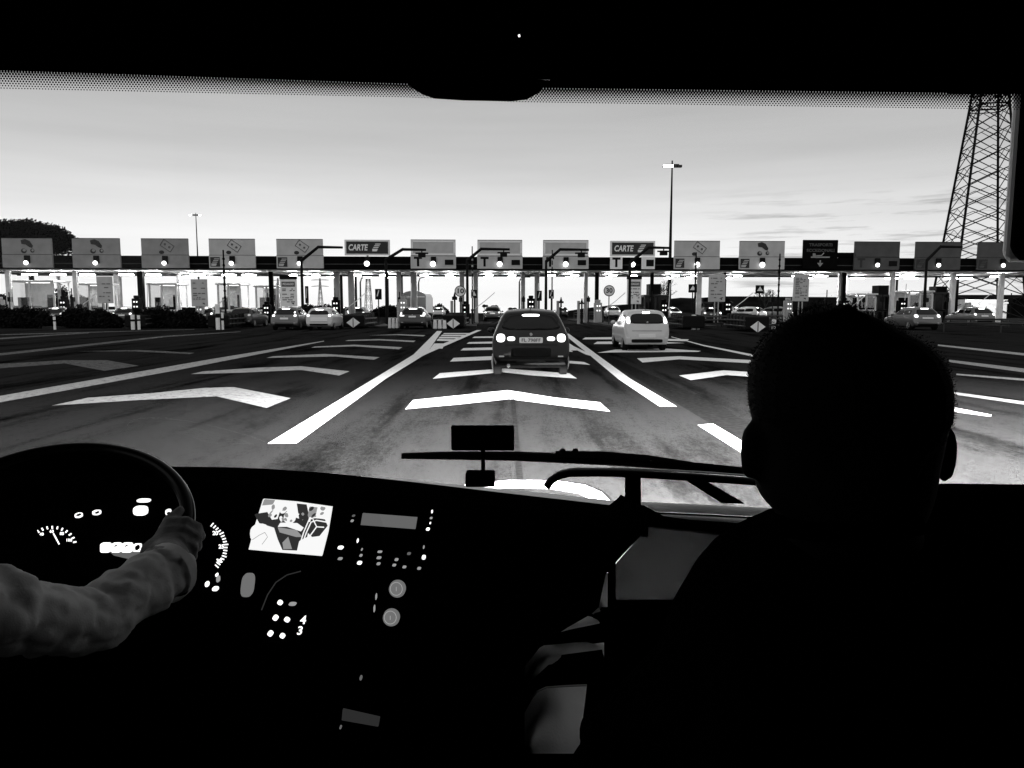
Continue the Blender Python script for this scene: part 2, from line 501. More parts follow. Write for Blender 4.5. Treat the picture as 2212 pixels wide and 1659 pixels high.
marking('chevrons_left_lane', [
    [(112, 876), (190, 859), (330, 849), (440, 838), (505, 836), (628, 860), (576, 881), (468, 856), (300, 864)],
    [(412, 808), (440, 802), (560, 794), (650, 791), (755, 802), (733, 811), (650, 799), (520, 805)],
    [(575, 773), (590, 769.5), (702, 764.5), (820, 771.5), (808, 777), (723, 770)],
    [(672, 751), (680, 748.5), (766, 744.5), (869, 750), (862, 754.5), (766, 748)],
    [(745, 736.5), (753, 734.5), (820, 732.5), (898, 736), (893, 739), (820, 735)],
    [(795, 724.5), (860, 722), (919, 724), (915, 726.5), (858, 723.7)]], M['paint_mid'])
marking('chevrons_far_left_lane', [
    [(-60, 800), (0, 786), (140, 778), (230, 778), (300, 790), (225, 801), (140, 785)],
    [(165, 759), (300, 756), (420, 762), (410, 765), (290, 759)]], M['paint_old'])
marking('chevrons_right_lane', [
    [(1376, 774), (1446, 770.5), (1467, 769.5), (1720, 783), (1740, 791), (1467, 776), (1388, 783)],
    [(1467, 811), (1563, 800), (1760, 812), (1790, 826), (1570, 810), (1492, 821)],
    [(1290, 762), (1330, 755), (1440, 753), (1514, 758), (1508, 760), (1340, 761)],
    [(1282, 743), (1290, 738), (1400, 737), (1480, 741), (1400, 743)],
    [(1258, 733), (1264, 729), (1350, 728), (1400, 731), (1350, 733)],
    [(1437, 736), (1442, 732), (1488, 733), (1484, 737)],
    [(2066, 881), (2142, 896), (2140, 900), (2066, 890), (1900, 872), (1900, 866)]], M['paint'])
marking('lane_line', [
    [(1450, 727), (1520, 745), (1616, 763.5), (1700, 780), (1700, 787), (1616, 768), (1520, 747.5), (1450, 728)]], M['paint'])
marking('lane_line', [
    [(2026, 744), (2400, 782), (2400, 789), (2026, 747)],
    [(2050, 777), (2400, 818), (2400, 830), (2050, 782)],
    [(2066, 807), (2400, 832), (2400, 838), (2066, 810)],
    [(2055, 846), (2500, 906), (2500, 916), (2055, 851)]], M['paint_mid'])
marking('asphalt_seam', [
    [(1268, 757), (1330, 790), (1440, 858), (1530, 912), (1625, 972), (1720, 1030), (1740, 975), (1640, 925), (1560, 882), (1480, 842), (1380, 798), (1290, 757)],
    [(2050, 938), (2400, 1046), (2400, 1040), (2050, 932)],
    [(1104, 862), (1112, 862), (1132, 1060), (1118, 1060)]], M['seam'], z=0.002)

# ------------------------------------------------------------------ vehicles
def catmull(ps, k):
    out = []
    n = len(ps)
    for i in range(n - 1):
        p0 = ps[max(i - 1, 0)]; p1 = ps[i]; p2 = ps[i + 1]; p3 = ps[min(i + 2, n - 1)]
        for j in range(k):
            t = j / k
            out.append(tuple(0.5 * ((2 * b) + (c - a) * t + (2 * a - 5 * b + 4 * c - d) * t * t + (-a + 3 * b - 3 * c + d) * t ** 3) for a, b, c, d in zip(p0, p1, p2, p3)))
    out.append(tuple(ps[-1]))
    return out
def body_mesh(st):
    rows = []
    for (y, zb, zs, zt, ws, wt) in st:
        zs = min(zs, zt - 0.04)
        wb = ws * 0.93
        prof = [(0, zb), (wb * 0.85, zb), (wb, zb + 0.05 * min(1, (zt - zb) * 2)), (ws * 0.995, zb + (zs - zb) * 0.45), (ws, zb + (zs - zb) * 0.8), (ws * 0.97, zs),
                (wt + (ws - wt) * 0.42, zs + (zt - zs) * 0.55), (wt, zt - (zt - zs) * 0.14), (wt * 0.8, zt - (zt - zs) * 0.03), (0, zt + 0.02)]
        p = catmull(prof, 3)
        rows.append([(x, y, z) for x, z in p])
    n = len(rows[0])
    flat = [sum([list(q) for q in r], []) for r in rows]
    flat = catmull(flat, 4)
    rows = [[tuple(f[i * 3:i * 3 + 3]) for i in range(n)] for f in flat]
    b = MB()
    full = []
    for r in rows:
        full.append([q for q in r] + [(-q[0], q[1], q[2]) for q in r[-2:0:-1]])
    m = len(full[0])
    vs = [q for r in full for q in r]
    fs = [(j * m + i, j * m + (i + 1) % m, (j + 1) * m + (i + 1) % m, (j + 1) * m + i) for j in range(len(full) - 1) for i in range(m)]
    fs.append(tuple(range(m - 1, -1, -1)))
    fs.append(tuple(range((len(full) - 1) * m, len(full) * m)))
    b.add(vs, fs)
    return b
def blob(x0, z0, x1, z1, sh=0.0, sq=4.0, n=28, rings=6):
    """superellipse patch: rings of (x,z); sh shears the top inwards"""
    cx, cz, rx, rz = (x0 + x1) / 2, (z0 + z1) / 2, (x1 - x0) / 2, (z1 - z0) / 2
    out = []
    for j in range(rings + 1):
        f = j / rings
        ring = []
        for k in range(n):
            a = 2 * math.pi * k / n
            c, s = math.cos(a), math.sin(a)
            x = rx * math.copysign(abs(c) ** (2 / sq), c) * f
            z = rz * math.copysign(abs(s) ** (2 / sq), s) * f
            ring.append((cx + x * (1 - sh * z / rz / 2), cz + z))
        out.append(ring)
    return out
def drape(bvh, rings, off, skirt=0.03, axis='rear', sx=1):
    """lay a patch onto the body: from behind (axis rear) or from the side"""
    b = MB()
    vs = []; n = len(rings[0])
    last = None
    def hit(a, z):
        nonlocal last
        if axis == 'rear':
            h = bvh.ray_cast(Vector((a, -3, z)), Vector((0, 1, 0)))
        else:
            h = bvh.ray_cast(Vector((3 * sx, a, z)), Vector((-sx, 0, 0)))
        if h[0] is None:
            return last or Vector((0, 0, z))
        last = h[0] - (Vector((0, 1, 0)) if axis == 'rear' else Vector((-sx, 0, 0))) * off
        return last
    inner = []
    for j, ring in enumerate(rings):
        for a, z in ring:
            p = hit(a, z)
            vs.append(Vector((a, p.y, z)) if axis == 'rear' else Vector((p.x, a, z)))
    push = Vector((0, 1, 0)) if axis == 'rear' else Vector((-sx, 0, 0))
    k = (len(rings) - 1) * n
    for i in range(n):
        vs.append(vs[k + i] + push * (off + skirt))
    fs = []
    for j in range(len(rings)):
        for i in range(n):
            i2 = (i + 1) % n
            if j == 0:
                continue
            if j == 1:
                fs.append((i, n + i, n + i2))
            else:
                fs.append(((j - 1) * n + i, (j) * n + i, (j) * n + i2, (j - 1) * n + i2))
    J = len(rings) - 1
    for i in range(n):
        i2 = (i + 1) % n
        fs.append((J * n + i, (J + 1) * n + i, (J + 1) * n + i2, J * n + i2))
    b.add(vs, fs)
    return b
def wheel(parent, x, y, r=0.31, w=0.2):
    sx = 1 if x > 0 else -1
    prof = [(0.0, r * 0.62), (0.0, r * 0.9), (0.02, r * 0.98), (0.045, r), (w - 0.045, r), (w - 0.02, r * 0.98), (w, r * 0.9), (w, r * 0.62)]
    n = 28
    vs = []; fs = []
    for dx, rr in prof:
        for k in range(n):
            a = 2 * math.pi * k / n
            vs.append((x - sx * dx, y + rr * math.cos(a), r + rr * math.sin(a)))
    for j in range(len(prof) - 1):
        for k in range(n):
            k2 = (k + 1) % n
            fs.append((j * n + k, j * n + k2, (j + 1) * n + k2, (j + 1) * n + k))
    fs.append(tuple(range(n))); fs.append(tuple(range((len(prof) - 1) * n, len(prof) * n)))
    wh = fix(MB().add(vs, fs).build('wheel', M['tyre'], parent, smooth=False))
    b = MB()
    for k in range(5):
        a = 2 * math.pi * k / 5
        c, s = math.cos(a), math.sin(a)
        b.tube([(x + sx * 0.004, y, r), (x + sx * 0.004, y + c * r * 0.58, r + s * r * 0.58)], [0.05, 0.03], 6)
    ring = [(x + sx * 0.004, y + r * 0.6 * math.cos(2 * math.pi * k / 20), r + r * 0.6 * math.sin(2 * math.pi * k / 20)) for k in range(21)]
    b.tube(ring, 0.018, 6, cap=False)
    b.build('rim', M['rim'], wh)
    return wh
def stations(h, w, kind):
    e = h - 1.5
    if kind == 'hatch':
        return [(0.00, .38, .50, .62, .78 * w / .9, .60), (0.04, .33, .60, .80, .855 * w / .9, .70), (0.12, .30, .78, .98 + e * .5, .885 * w / .9, .77), (0.20, .27, .92, 1.08 + e * .6, .895 * w / .9, .76),
                (0.36, .25, .96, 1.26 + e, .90 * w / .9, .70), (0.60, .24, .97, 1.45 + e, w, .65), (0.95, .24, .97, 1.50 + e, w, .64), (1.5, .24, .96, 1.52 + e, w, .61), (2.1, .24, .95, 1.50 + e, w, .60),
                (2.6, .24, .93, 1.32 + e, w, .58), (3.1, .25, .92, 1.04 + e * .6, w, .64), (3.6, .26, .84, .94, w * .98, .62), (4.0, .30, .74, .82, w * .93, .58), (4.15, .36, .60, .68, w * .8, .5)]
    if kind == 'upright':
        return [(0.00, .36, .46, .58, .76 * w / .9, .60), (0.03, .31, .58, .76, .84 * w / .9, .72), (0.07, .28, .74, .96 + e * .5, .87 * w / .9, .76), (0.11, .26, .90, 1.08 + e * .6, .89 * w / .9, .74),
                (0.22, .24, .96, 1.28 + e, .90 * w / .9, .68), (0.40, .23, .97, 1.46 + e, w, .64), (0.75, .23, .97, 1.51 + e, w, .63), (1.3, .23, .96, 1.53 + e, w, .64), (2.0, .23, .95, 1.50 + e, w, .62),
                (2.45, .23, .93, 1.32 + e, w, .60), (2.9, .24, .92, 1.04 + e * .6, w, .64), (3.35, .26, .84, .94, w * .98, .62), (3.7, .30, .74, .82, w * .93, .58), (3.85, .36, .60, .68, w * .8, .5)]
def make_car(name, label, paint, loc, rz=0, h=1.5, w=0.9, kind='hatch', lamps=(), inner=(), hi=(-.2, .2, 1.41), plate=(-.27, .27, .76, .88), win=(-.62, .62, 1.05, 1.36),
             plate_text=None, low=True, group=None, lit=True, cat='car', exhaust=False, wiper=False, bright_low=False):
    root = empty(name, loc, rz, label, cat, group)
    mb = body_mesh(stations(h, w, kind))
    body = fix(mb.build('body', M[paint], root, smooth=True))
    bvh = BVHTree.FromPolygons([v.co.copy() for v in body.data.vertices], [tuple(p.vertices) for p in body.data.polygons])
    L = 4.15 if kind == 'hatch' else 3.85
    def d(nm, m, x0, x1, z0, z1, off=0.008, sh=0.0, sq=4.0, par=None, axis='rear', sx=1, skirt=0.03):
        return drape(bvh, blob(x0, z0, x1, z1, sh, sq), off, skirt, axis, sx).build(nm, M[m], par or root, smooth=(nm not in ('number_plate',)))
    d('rear_window', 'glass_dark', win[0], win[1], win[2], win[3], 0.006, 0.26, 5)
    for sx in (-1, 1):
        d('side_window', 'glass_dark', 0.62, 1.5, 1.03, 1.03 + (h - 1.5) * .7 + .30, 0.004, 0.1, 6, axis='side', sx=sx, skirt=0.01)
        d('side_window', 'glass_dark', 1.56, 2.45, 1.02, 1.02 + (h - 1.5) * .7 + .29, 0.004, 0.35, 6, axis='side', sx=sx, skirt=0.01)
        arch = w - 0.19
        wheel(root, sx * (w - 0.015), 0.72, 0.315)
        wheel(root, sx * (w - 0.015), L - 0.75, 0.315)
        b = MB(); b.ball((sx * (w + 0.09), L - 1.5, 1.0), 0.10, 0.06, 0.075, 12, 8)
        b.tube([(sx * (w - 0.08), L - 1.5, 0.97), (sx * (w + 0.05), L - 1.5, 0.98)], 0.02, 6)
        b.build('door_mirror', M[paint], root, smooth=True)
        for (x0, x1, z0, z1, sq, sh) in lamps:
            a, c = sorted((sx * x0, sx * x1))
            d('tail_lamp', 'tail' if lit else 'tail_dim', a, c, z0, z1, 0.016, sx * 0 + sh, sq)
        for (x0, x1, z0, z1, sq) in inner:
            a, c = sorted((sx * x0, sx * x1))
            d('reversing_lamp', 'tail' if lit else 'tail_dim', a, c, z0, z1, 0.014, 0, sq)
    if hi:
        d('high_brake_lamp', 'brake', hi[0], hi[1], hi[2], hi[2] + 0.045, 0.02, 0, 4)
    pl = d('number_plate', 'plate', plate[0], plate[1], plate[2], plate[3], 0.014, 0, 12, skirt=0.01)
    if plate_text:
        y0 = min(v.co.y for v in pl.data.vertices) - 0.006
        text_part('plate_number', plate_text, 0.105, M['plate_txt'], pl, 0, y0, (plate[2] + plate[3]) / 2, bold=0.002, maxw=0.44)
    zs = plate[3] + .10 if plate[2] < .6 else plate[2] - .05
    d('tailgate_seam', 'black', -.60 * w / .9, .60 * w / .9, zs, zs + .014, 0.004, 0, 12, skirt=.004)
    d('rear_wiper_panel' if False else 'window_frame', 'black', win[0] - .02, win[1] + .02, win[2] - .02, win[3] + .015, 0.002, 0.26, 5)
    if low:
        d('bumper_insert', 'black', *((-.46, .46, .47, .68) if exhaust else (-.62 * w / .9, .62 * w / .9, .31, .44)), 0.006, 0, 8)
        for sx in (-1, 1):
            a, c = sorted((sx * .62, sx * .74))
            d('reflector', 'trim_light', a, c, .47, .50, 0.012, 0, 6)
    if exhaust:
        d('bumper_trim', 'steel', -w + .06, w - .06, .395, .408, 0.012, 0, 14, skirt=.01)
        d('tow_eye_cover', 'steel', -.34, .34, .335, .385, 0.012, 0, 5, skirt=.01)
        b = MB(); ring = [(-0.52 + 0.035 * math.cos(a * math.pi / 8), -0.02, 0.27 + 0.035 * math.sin(a * math.pi / 8)) for a in range(17)]
        b.tube(ring, 0.008, 6, cap=False); b.tube([(-0.52, 0.35, 0.27), (-0.52, -0.01, 0.27)], 0.033, 12)
        b.build('exhaust_pipe', M['rim'], root, smooth=True)
    if wiper:
        b = MB()
        h1 = bvh.ray_cast(Vector((0, -3, 1.10)), Vector((0, 1, 0)))[0]; h2 = bvh.ray_cast(Vector((0.3, -3, 1.13)), Vector((0, 1, 0)))[0]
        b.tube([(0, h1.y - .02, 1.10), (.3, h2.y - .02, 1.13)], .009, 6)
        b.build('rear_wiper', M['black'], root)
    hh = bvh.ray_cast(Vector((0, -3, plate[3] + .08)), Vector((0, 1, 0)))[0]
    b = MB(); b.disc((0, plate[3] + (.07 if plate[2] > .6 else .42)), .035, .035, hh.y - .03, hh.y + .04, 14)
    b.build('badge', M['rim'], root)
    b = MB(); b.tube([(0, .75 if kind == 'hatch' else .55, h + .02), (0, .6 if kind == 'hatch' else .42, h + .10)], [.012, .004], 6)
    b.build('aerial', M['black'], root)
    bb = MB(); bb.box(-w * .8, .3, .2, w * .8, L - .3, .3); bb.build('underbody', M['black'], root)
    return root

make_car('hatchback_car', 'black hatchback with round brake lights braking in the lane straight ahead', 'car_black', (0.44, 17.05, 0), h=1.54, w=0.9,
         lamps=((.60, .80, .81, 1.00, 2.5, 0),), inner=((.37, .55, .84, .935, 3),), hi=(-.2, .2, 1.40), plate=(-.27, .27, .79, .92), win=(-.62, .62, 1.10, 1.44), plate_text='FL 798FF', exhaust=True, wiper=True)
g = G(1391, 757)
make_car('hatchback_car', 'white hatchback braking in the lane right of the black one, tall lamps beside its window', 'car_white', (g.x, g.y - .6, 0), h=1.46, w=0.81, kind='upright',
         lamps=((.60, .73, 1.00, 1.24, 3, .2),), hi=(-.13, .13, 1.375), plate=(-.30, .30, .50, .63), win=(-.58, .58, 1.01, 1.34))
def car_at(name, label, paint, u, v, **k):
    g = G(u, v)
    return make_car(name, label, paint, (g.x, g.y - .6, 0), **k)
car_at('hatchback_car', 'grey car braking under the tall pedaggio board, left of the white glowing one', 'car_grey', 620, 713, h=1.5, w=.92, lamps=((.62, .80, .90, 1.04, 2.4, 0), (.60, .70, 1.12, 1.24, 2.4, 0)), hi=(-.26, .26, 1.40), plate=(-.27, .27, .72, .84))
car_at('hatchback_car', 'white car braking with its tailgate glowing, third lane left of the gore', 'car_white', 694, 713, h=1.46, w=.88, kind='upright', lamps=((.62, .80, .90, 1.05, 2.4, 0),), hi=(-.24, .24, 1.33), plate=(-.55, .55, .60, .86), win=(-.58, .58, 1.05, 1.3))
car_at('hatchback_car', 'dark car with L-shaped lit tail lamps, next to the gore stripes', 'car_dark', 893, 711, h=1.5, w=.93, lamps=((.55, .86, .90, .97, 4, 0), (.72, .86, .96, 1.18, 3, .3)), hi=(-.28, .28, 1.39), plate=(-.25, .25, .82, .93))
car_at('hatchback_car', 'dark car seen low behind the verge, leftmost of the cars at the gates', 'car_dark', 524, 707, h=1.45, w=.9, lit=False, lamps=((.6, .8, .85, 1.0, 3, 0),), hi=None)
car_at('hatchback_car', 'small dark car already between the columns, above a diamond reflector', 'car_dark', 772, 696, h=1.48, w=.88, lamps=((.6, .8, .85, 1.0, 3, 0),), hi=(-.26, .26, 1.38), plate=(-.4, .4, .72, .86))
car_at('hatchback_car', 'grey car braking beside the passenger, rightmost car before the gates', 'car_grey', 1993, 713, h=1.5, w=.95, lamps=((.62, .86, .84, 1.04, 2.4, 0),), hi=(-.26, .26, 1.40), plate=(-.36, .36, .76, .86))
car_at('hatchback_car', 'dark car far ahead beyond the gate, below the umbrella pines', 'car_dark', 1064, 694, h=1.5, w=.9, lamps=((.6, .8, .85, .98, 3, 0),), hi=None)
gq = 'cars queuing beyond the guard rails'
for (u, Y, rz, pt, lb) in ((1462, 74, 35, 'car_white', 'pale car beyond the rails just right of the white hatchback'), (1600, 76, 40, 'car_grey', 'grey car beyond the rails below the leaning signs'),
                           (1648, 72, 40, 'car_white', 'pale car beyond the rails beside the right diamond reflector'), (1708, 75, 50, 'car_grey', 'grey car beyond the rails, right against the passenger head')):
    p = P(u, 690, Y)
    make_car('hatchback_car', lb, pt, (p.x, Y, 0), R(rz), h=1.46, w=.86, lamps=((.62, .8, .86, 1.02, 2.4, 0),), hi=(-.24, .24, 1.38), group=gq)

def truck(u, Y, label):
    p = P(u, 690, Y)
    root = empty('box_truck', (p.x, Y, 0), 0, label, 'truck')
    w, h = 1.15, 3.0
    b = MB()
    pts = [(-w, .9), (w, .9), (w, h - .5)] + [(w * math.cos(a), h - .5 + .5 * math.sin(a)) for a in [k * math.pi / 10 for k in range(1, 10)]] + [(-w, h - .5)]
    b.prism(pts, 0, 5.5)
    fix(b.build('cargo_box', M['car_grey'], root))
    b = MB(); b.box(-.02, -.02, .95, .02, -.004, h - .1); b.box(-w + .1, -.02, h - .6, w - .1, -.005, h - .55); b.build('door_seam', M['trim_light'], root)
    b = MB(); b.box(-1.05, 5.6, .6, 1.05, 7.4, 2.5); bevel(b.build('cab', M['car_dark'], root), .15)
    b = MB(); b.box(-.9, -.05, .5, .9, .1, .75); b.box(-.5, .1, .6, .5, 7.2, .85); b.build('chassis', M['black'], root)
    for sx in (-1, 1):
        for y in (1.2, 6.3): wheel(root, sx * 1.08, y, .42, .28)
        b = MB(); b.box(sx * .85 - .12, -.09, .55, sx * .85 + .12, -.052, .68); b.build('tail_lamp', M['tail_dim'], root)
truck(894, 70, 'grey box truck with an arched roof standing in the gate ahead of the dark car')

# ------------------------------------------------------------------ the toll plaza
SOF, BTOP = 4.70, 5.92
def gl(u, off=0.0):                 # distance along the canopy for a photo column
    p = Q(u, HOR, off)
    return (p.x * math.cos(GA) + (p.y - GY) * math.sin(GA))
can = empty('toll_canopy', (0, GY, 0), GA, 'long dark flat canopy over the toll lanes on pale columns', 'canopy')
xl, xr = gl(-120), gl(2420)
b = MB(); b.box(xl, 0.0, SOF + .10, xr, .35, BTOP); b.build('fascia_beam', M['fascia'], can)
b = MB(); b.box(xl, -.03, 5.20, xr, -.002, 5.28); b.build('fascia_strip', M['steel'], can)
b = MB(); b.box(xl, .36, SOF, xr, 10.5, SOF + .09); b.build('soffit', M['soffit'], can)
b = MB(); b.box(xl, .36, SOF + .10, xr, 10.5, 5.5); b.build('roof_slab', M['fascia'], can)
b = MB(); b.box(xl, 10.51, SOF - .12, xr, 10.75, 5.55); b.build('rear_beam', M['fascia'], can)
b = MB()
x = xl
while x < xr:
    b.box(x, .4, SOF - .05, x + .08, 10.4, SOF - .003); x += 3.0
b.build('ceiling_ribs', M['soffit'], can)
b = MB(); b.box(gl(1806), .1, BTOP + .01, gl(1845), .3, BTOP + .5); bevel(b.build('raised_housing', M['fascia'], can), .12)
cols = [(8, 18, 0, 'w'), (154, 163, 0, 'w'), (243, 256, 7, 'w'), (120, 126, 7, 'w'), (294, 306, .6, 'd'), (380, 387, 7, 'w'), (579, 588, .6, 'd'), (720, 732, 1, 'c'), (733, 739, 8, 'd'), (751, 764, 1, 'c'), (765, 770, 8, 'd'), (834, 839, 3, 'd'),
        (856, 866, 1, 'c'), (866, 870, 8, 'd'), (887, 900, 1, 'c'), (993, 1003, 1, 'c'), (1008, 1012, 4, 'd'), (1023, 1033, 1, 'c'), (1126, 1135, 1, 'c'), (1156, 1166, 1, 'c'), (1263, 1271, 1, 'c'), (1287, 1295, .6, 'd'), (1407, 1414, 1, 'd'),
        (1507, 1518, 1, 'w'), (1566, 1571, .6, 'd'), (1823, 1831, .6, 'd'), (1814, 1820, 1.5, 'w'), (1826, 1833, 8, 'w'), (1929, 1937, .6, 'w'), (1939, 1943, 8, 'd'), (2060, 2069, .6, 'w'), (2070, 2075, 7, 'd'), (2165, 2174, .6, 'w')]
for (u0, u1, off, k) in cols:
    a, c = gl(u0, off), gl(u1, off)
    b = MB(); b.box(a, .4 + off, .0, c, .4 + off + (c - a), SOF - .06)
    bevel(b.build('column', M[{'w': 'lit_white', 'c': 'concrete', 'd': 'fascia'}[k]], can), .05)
# lamps under the canopy
LP = [(68, 0), (130, 0), (193, 0), (276, 0), (335, 0), (405, 1), (430, 0), (456, 1), (497, 0), (540, 0), (636, 0), (684, 0), (668, 1), (715, 1), (773, 0), (795, 1), (830, 0), (847, 1), (917, 0), (927, 1), (971, 0), (977, 1),
      (1057, 0), (1052, 1), (1106, 0), (1103, 1), (1191, 0), (1241, 0), (1227, 1), (1323, 0), (1312, 1), (1367, 0), (1442, 1), (1458, 0), (1485, 1), (1499, 0), (1572, 1), (1592, 0), (1723, 0), (1739, 1), (1770, 0), (1850, 1), (1923, 1), (1956, 0),
      (1965, 1), (2050, 1), (2083, 1), (2150, 0)]
lamp_src = {}
for (u, r) in LP:
    off = 2.0 if r == 0 else 7.5
    xx = gl(u, off)
    big = 1.5 if (u < 580 or u > 1690) else .8
    key = (big)
    nm = 'front' if r == 0 else 'rear'
    if key not in lamp_src:
        t = empty('canopy_lamp', (0, 0, 0), 0)
        b = MB(); b.box(-.20 * big, -.08, .0, .20 * big, .08, .06); bevel(b.build('housing', M['white'], t), .03)
        b = MB(); b.box(-.40 * big, -.16, -.09, .40 * big, .16, -.002); bevel(b.build('diffuser', M['lamp'], t), .02)
        lamp_src[key] = t
    else:
        s = lamp_src[key]
        t = s.copy(); C.objects.link(t)
        for ch in s.children:
            c2 = ch.copy(); C.objects.link(c2); c2.parent = t
    wp = Vector((xx * math.cos(GA) - (off) * math.sin(GA), GY + xx * math.sin(GA) + off * math.cos(GA), SOF - .30))
    t.location = wp; t.rotation_euler.z = GA
    tag(t, '%s lit lamp in the %s row under the toll canopy, %s lanes' % ('wide' if big > 1 else 'small', nm, 'outer' if big > 1 else 'middle'), 'lamp', 'lamps under the toll canopy, %s row, %s' % (nm, 'wide' if big > 1 else 'small'))

# lane signs on the beam
def card_icon(parent, x0, z0, s, y, on='sign', bg=True):
    if bg:
        b = MB(); b.box(x0, y - .02, z0, x0 + s, y - .004, z0 + s); b.build('card_icon_ground', M['sign_dark'], parent)
        y = y - .02
    b = MB()
    for k in range(4):
        zz = z0 + s * (.82 - k * .17)
        xo = s * (.38 - .1 * k)
        b.prism([(x0 + xo, zz - s * .05), (x0 + s * .92 - k * s * .1, zz - s * .05), (x0 + s * .96 - k * s * .1, zz + s * .03), (x0 + xo + s * .05, zz + s * .03)], y - .02, y - .004)
    b.prism([(x0 + s * .1, z0 + s * .08), (x0 + s * .55, z0 + s * .08), (x0 + s * .68, z0 + s * .3), (x0 + s * .1, z0 + s * .3)], y - .02, y - .004)
    fix(b.build('card_icon', M[on], parent))
def cash_icon(parent, cx, cz, s, y, hand):
    b = MB()
    if hand:
        b.prism([(cx - .45 * s, cz + .42 * s), (cx - .40 * s, cz + .16 * s), (cx - .12 * s, cz + .12 * s), (cx + .10 * s, cz - .05 * s), (cx + .30 * s, cz - .12 * s), (cx + .36 * s, cz + .05 * s), (cx + .15 * s, cz + .38 * s), (cx - .15 * s, cz + .5 * s)], y - .02, y - .004)
        b.disc((cx - .28 * s, cz - .32 * s), .19 * s, .17 * s, y - .02, y - .004)
        b.disc((cx + .30 * s, cz - .30 * s), .14 * s, .14 * s, y - .02, y - .004)
        fix(b.build('hand_and_coins', M['sign_dark'], parent))
        b = MB(); b.disc((cx - .24 * s, cz - .27 * s), .11 * s, .10 * s, y - .035, y - .022); b.disc((cx + .33 * s, cz - .28 * s), .08 * s, .08 * s, y - .035, y - .022)
        fix(b.build('coin_faces', M['sign_mid'], parent))
    else:
        def rot(px, pz, a=R(-35)):
            return (cx + .1 * s + px * math.cos(a) - pz * math.sin(a), cz + .08 * s + px * math.sin(a) + pz * math.cos(a))
        o = [(-.42, -.25), (.42, -.25), (.42, .25), (-.42, .25)]
        for k in range(4):
            p, q = o[k], o[(k + 1) % 4]
            a = rot(p[0] * s, p[1] * s); c = rot(q[0] * s, q[1] * s)
            b.tube([(a[0], y - .02, a[1]), (c[0], y - .02, c[1])], .02 * s, 4)
        for px in (-.18, .18):
            a = rot(px * s, 0); b.disc(a, .08 * s, .08 * s, y - .03, y - .004, 12)
        fix(b.build('banknotes', M['greytext'], parent))
        b = MB(); b.disc((cx - .3 * s, cz - .38 * s), .18 * s, .13 * s, y - .02, y - .004); fix(b.build('coin', M['sign_dark'], parent))
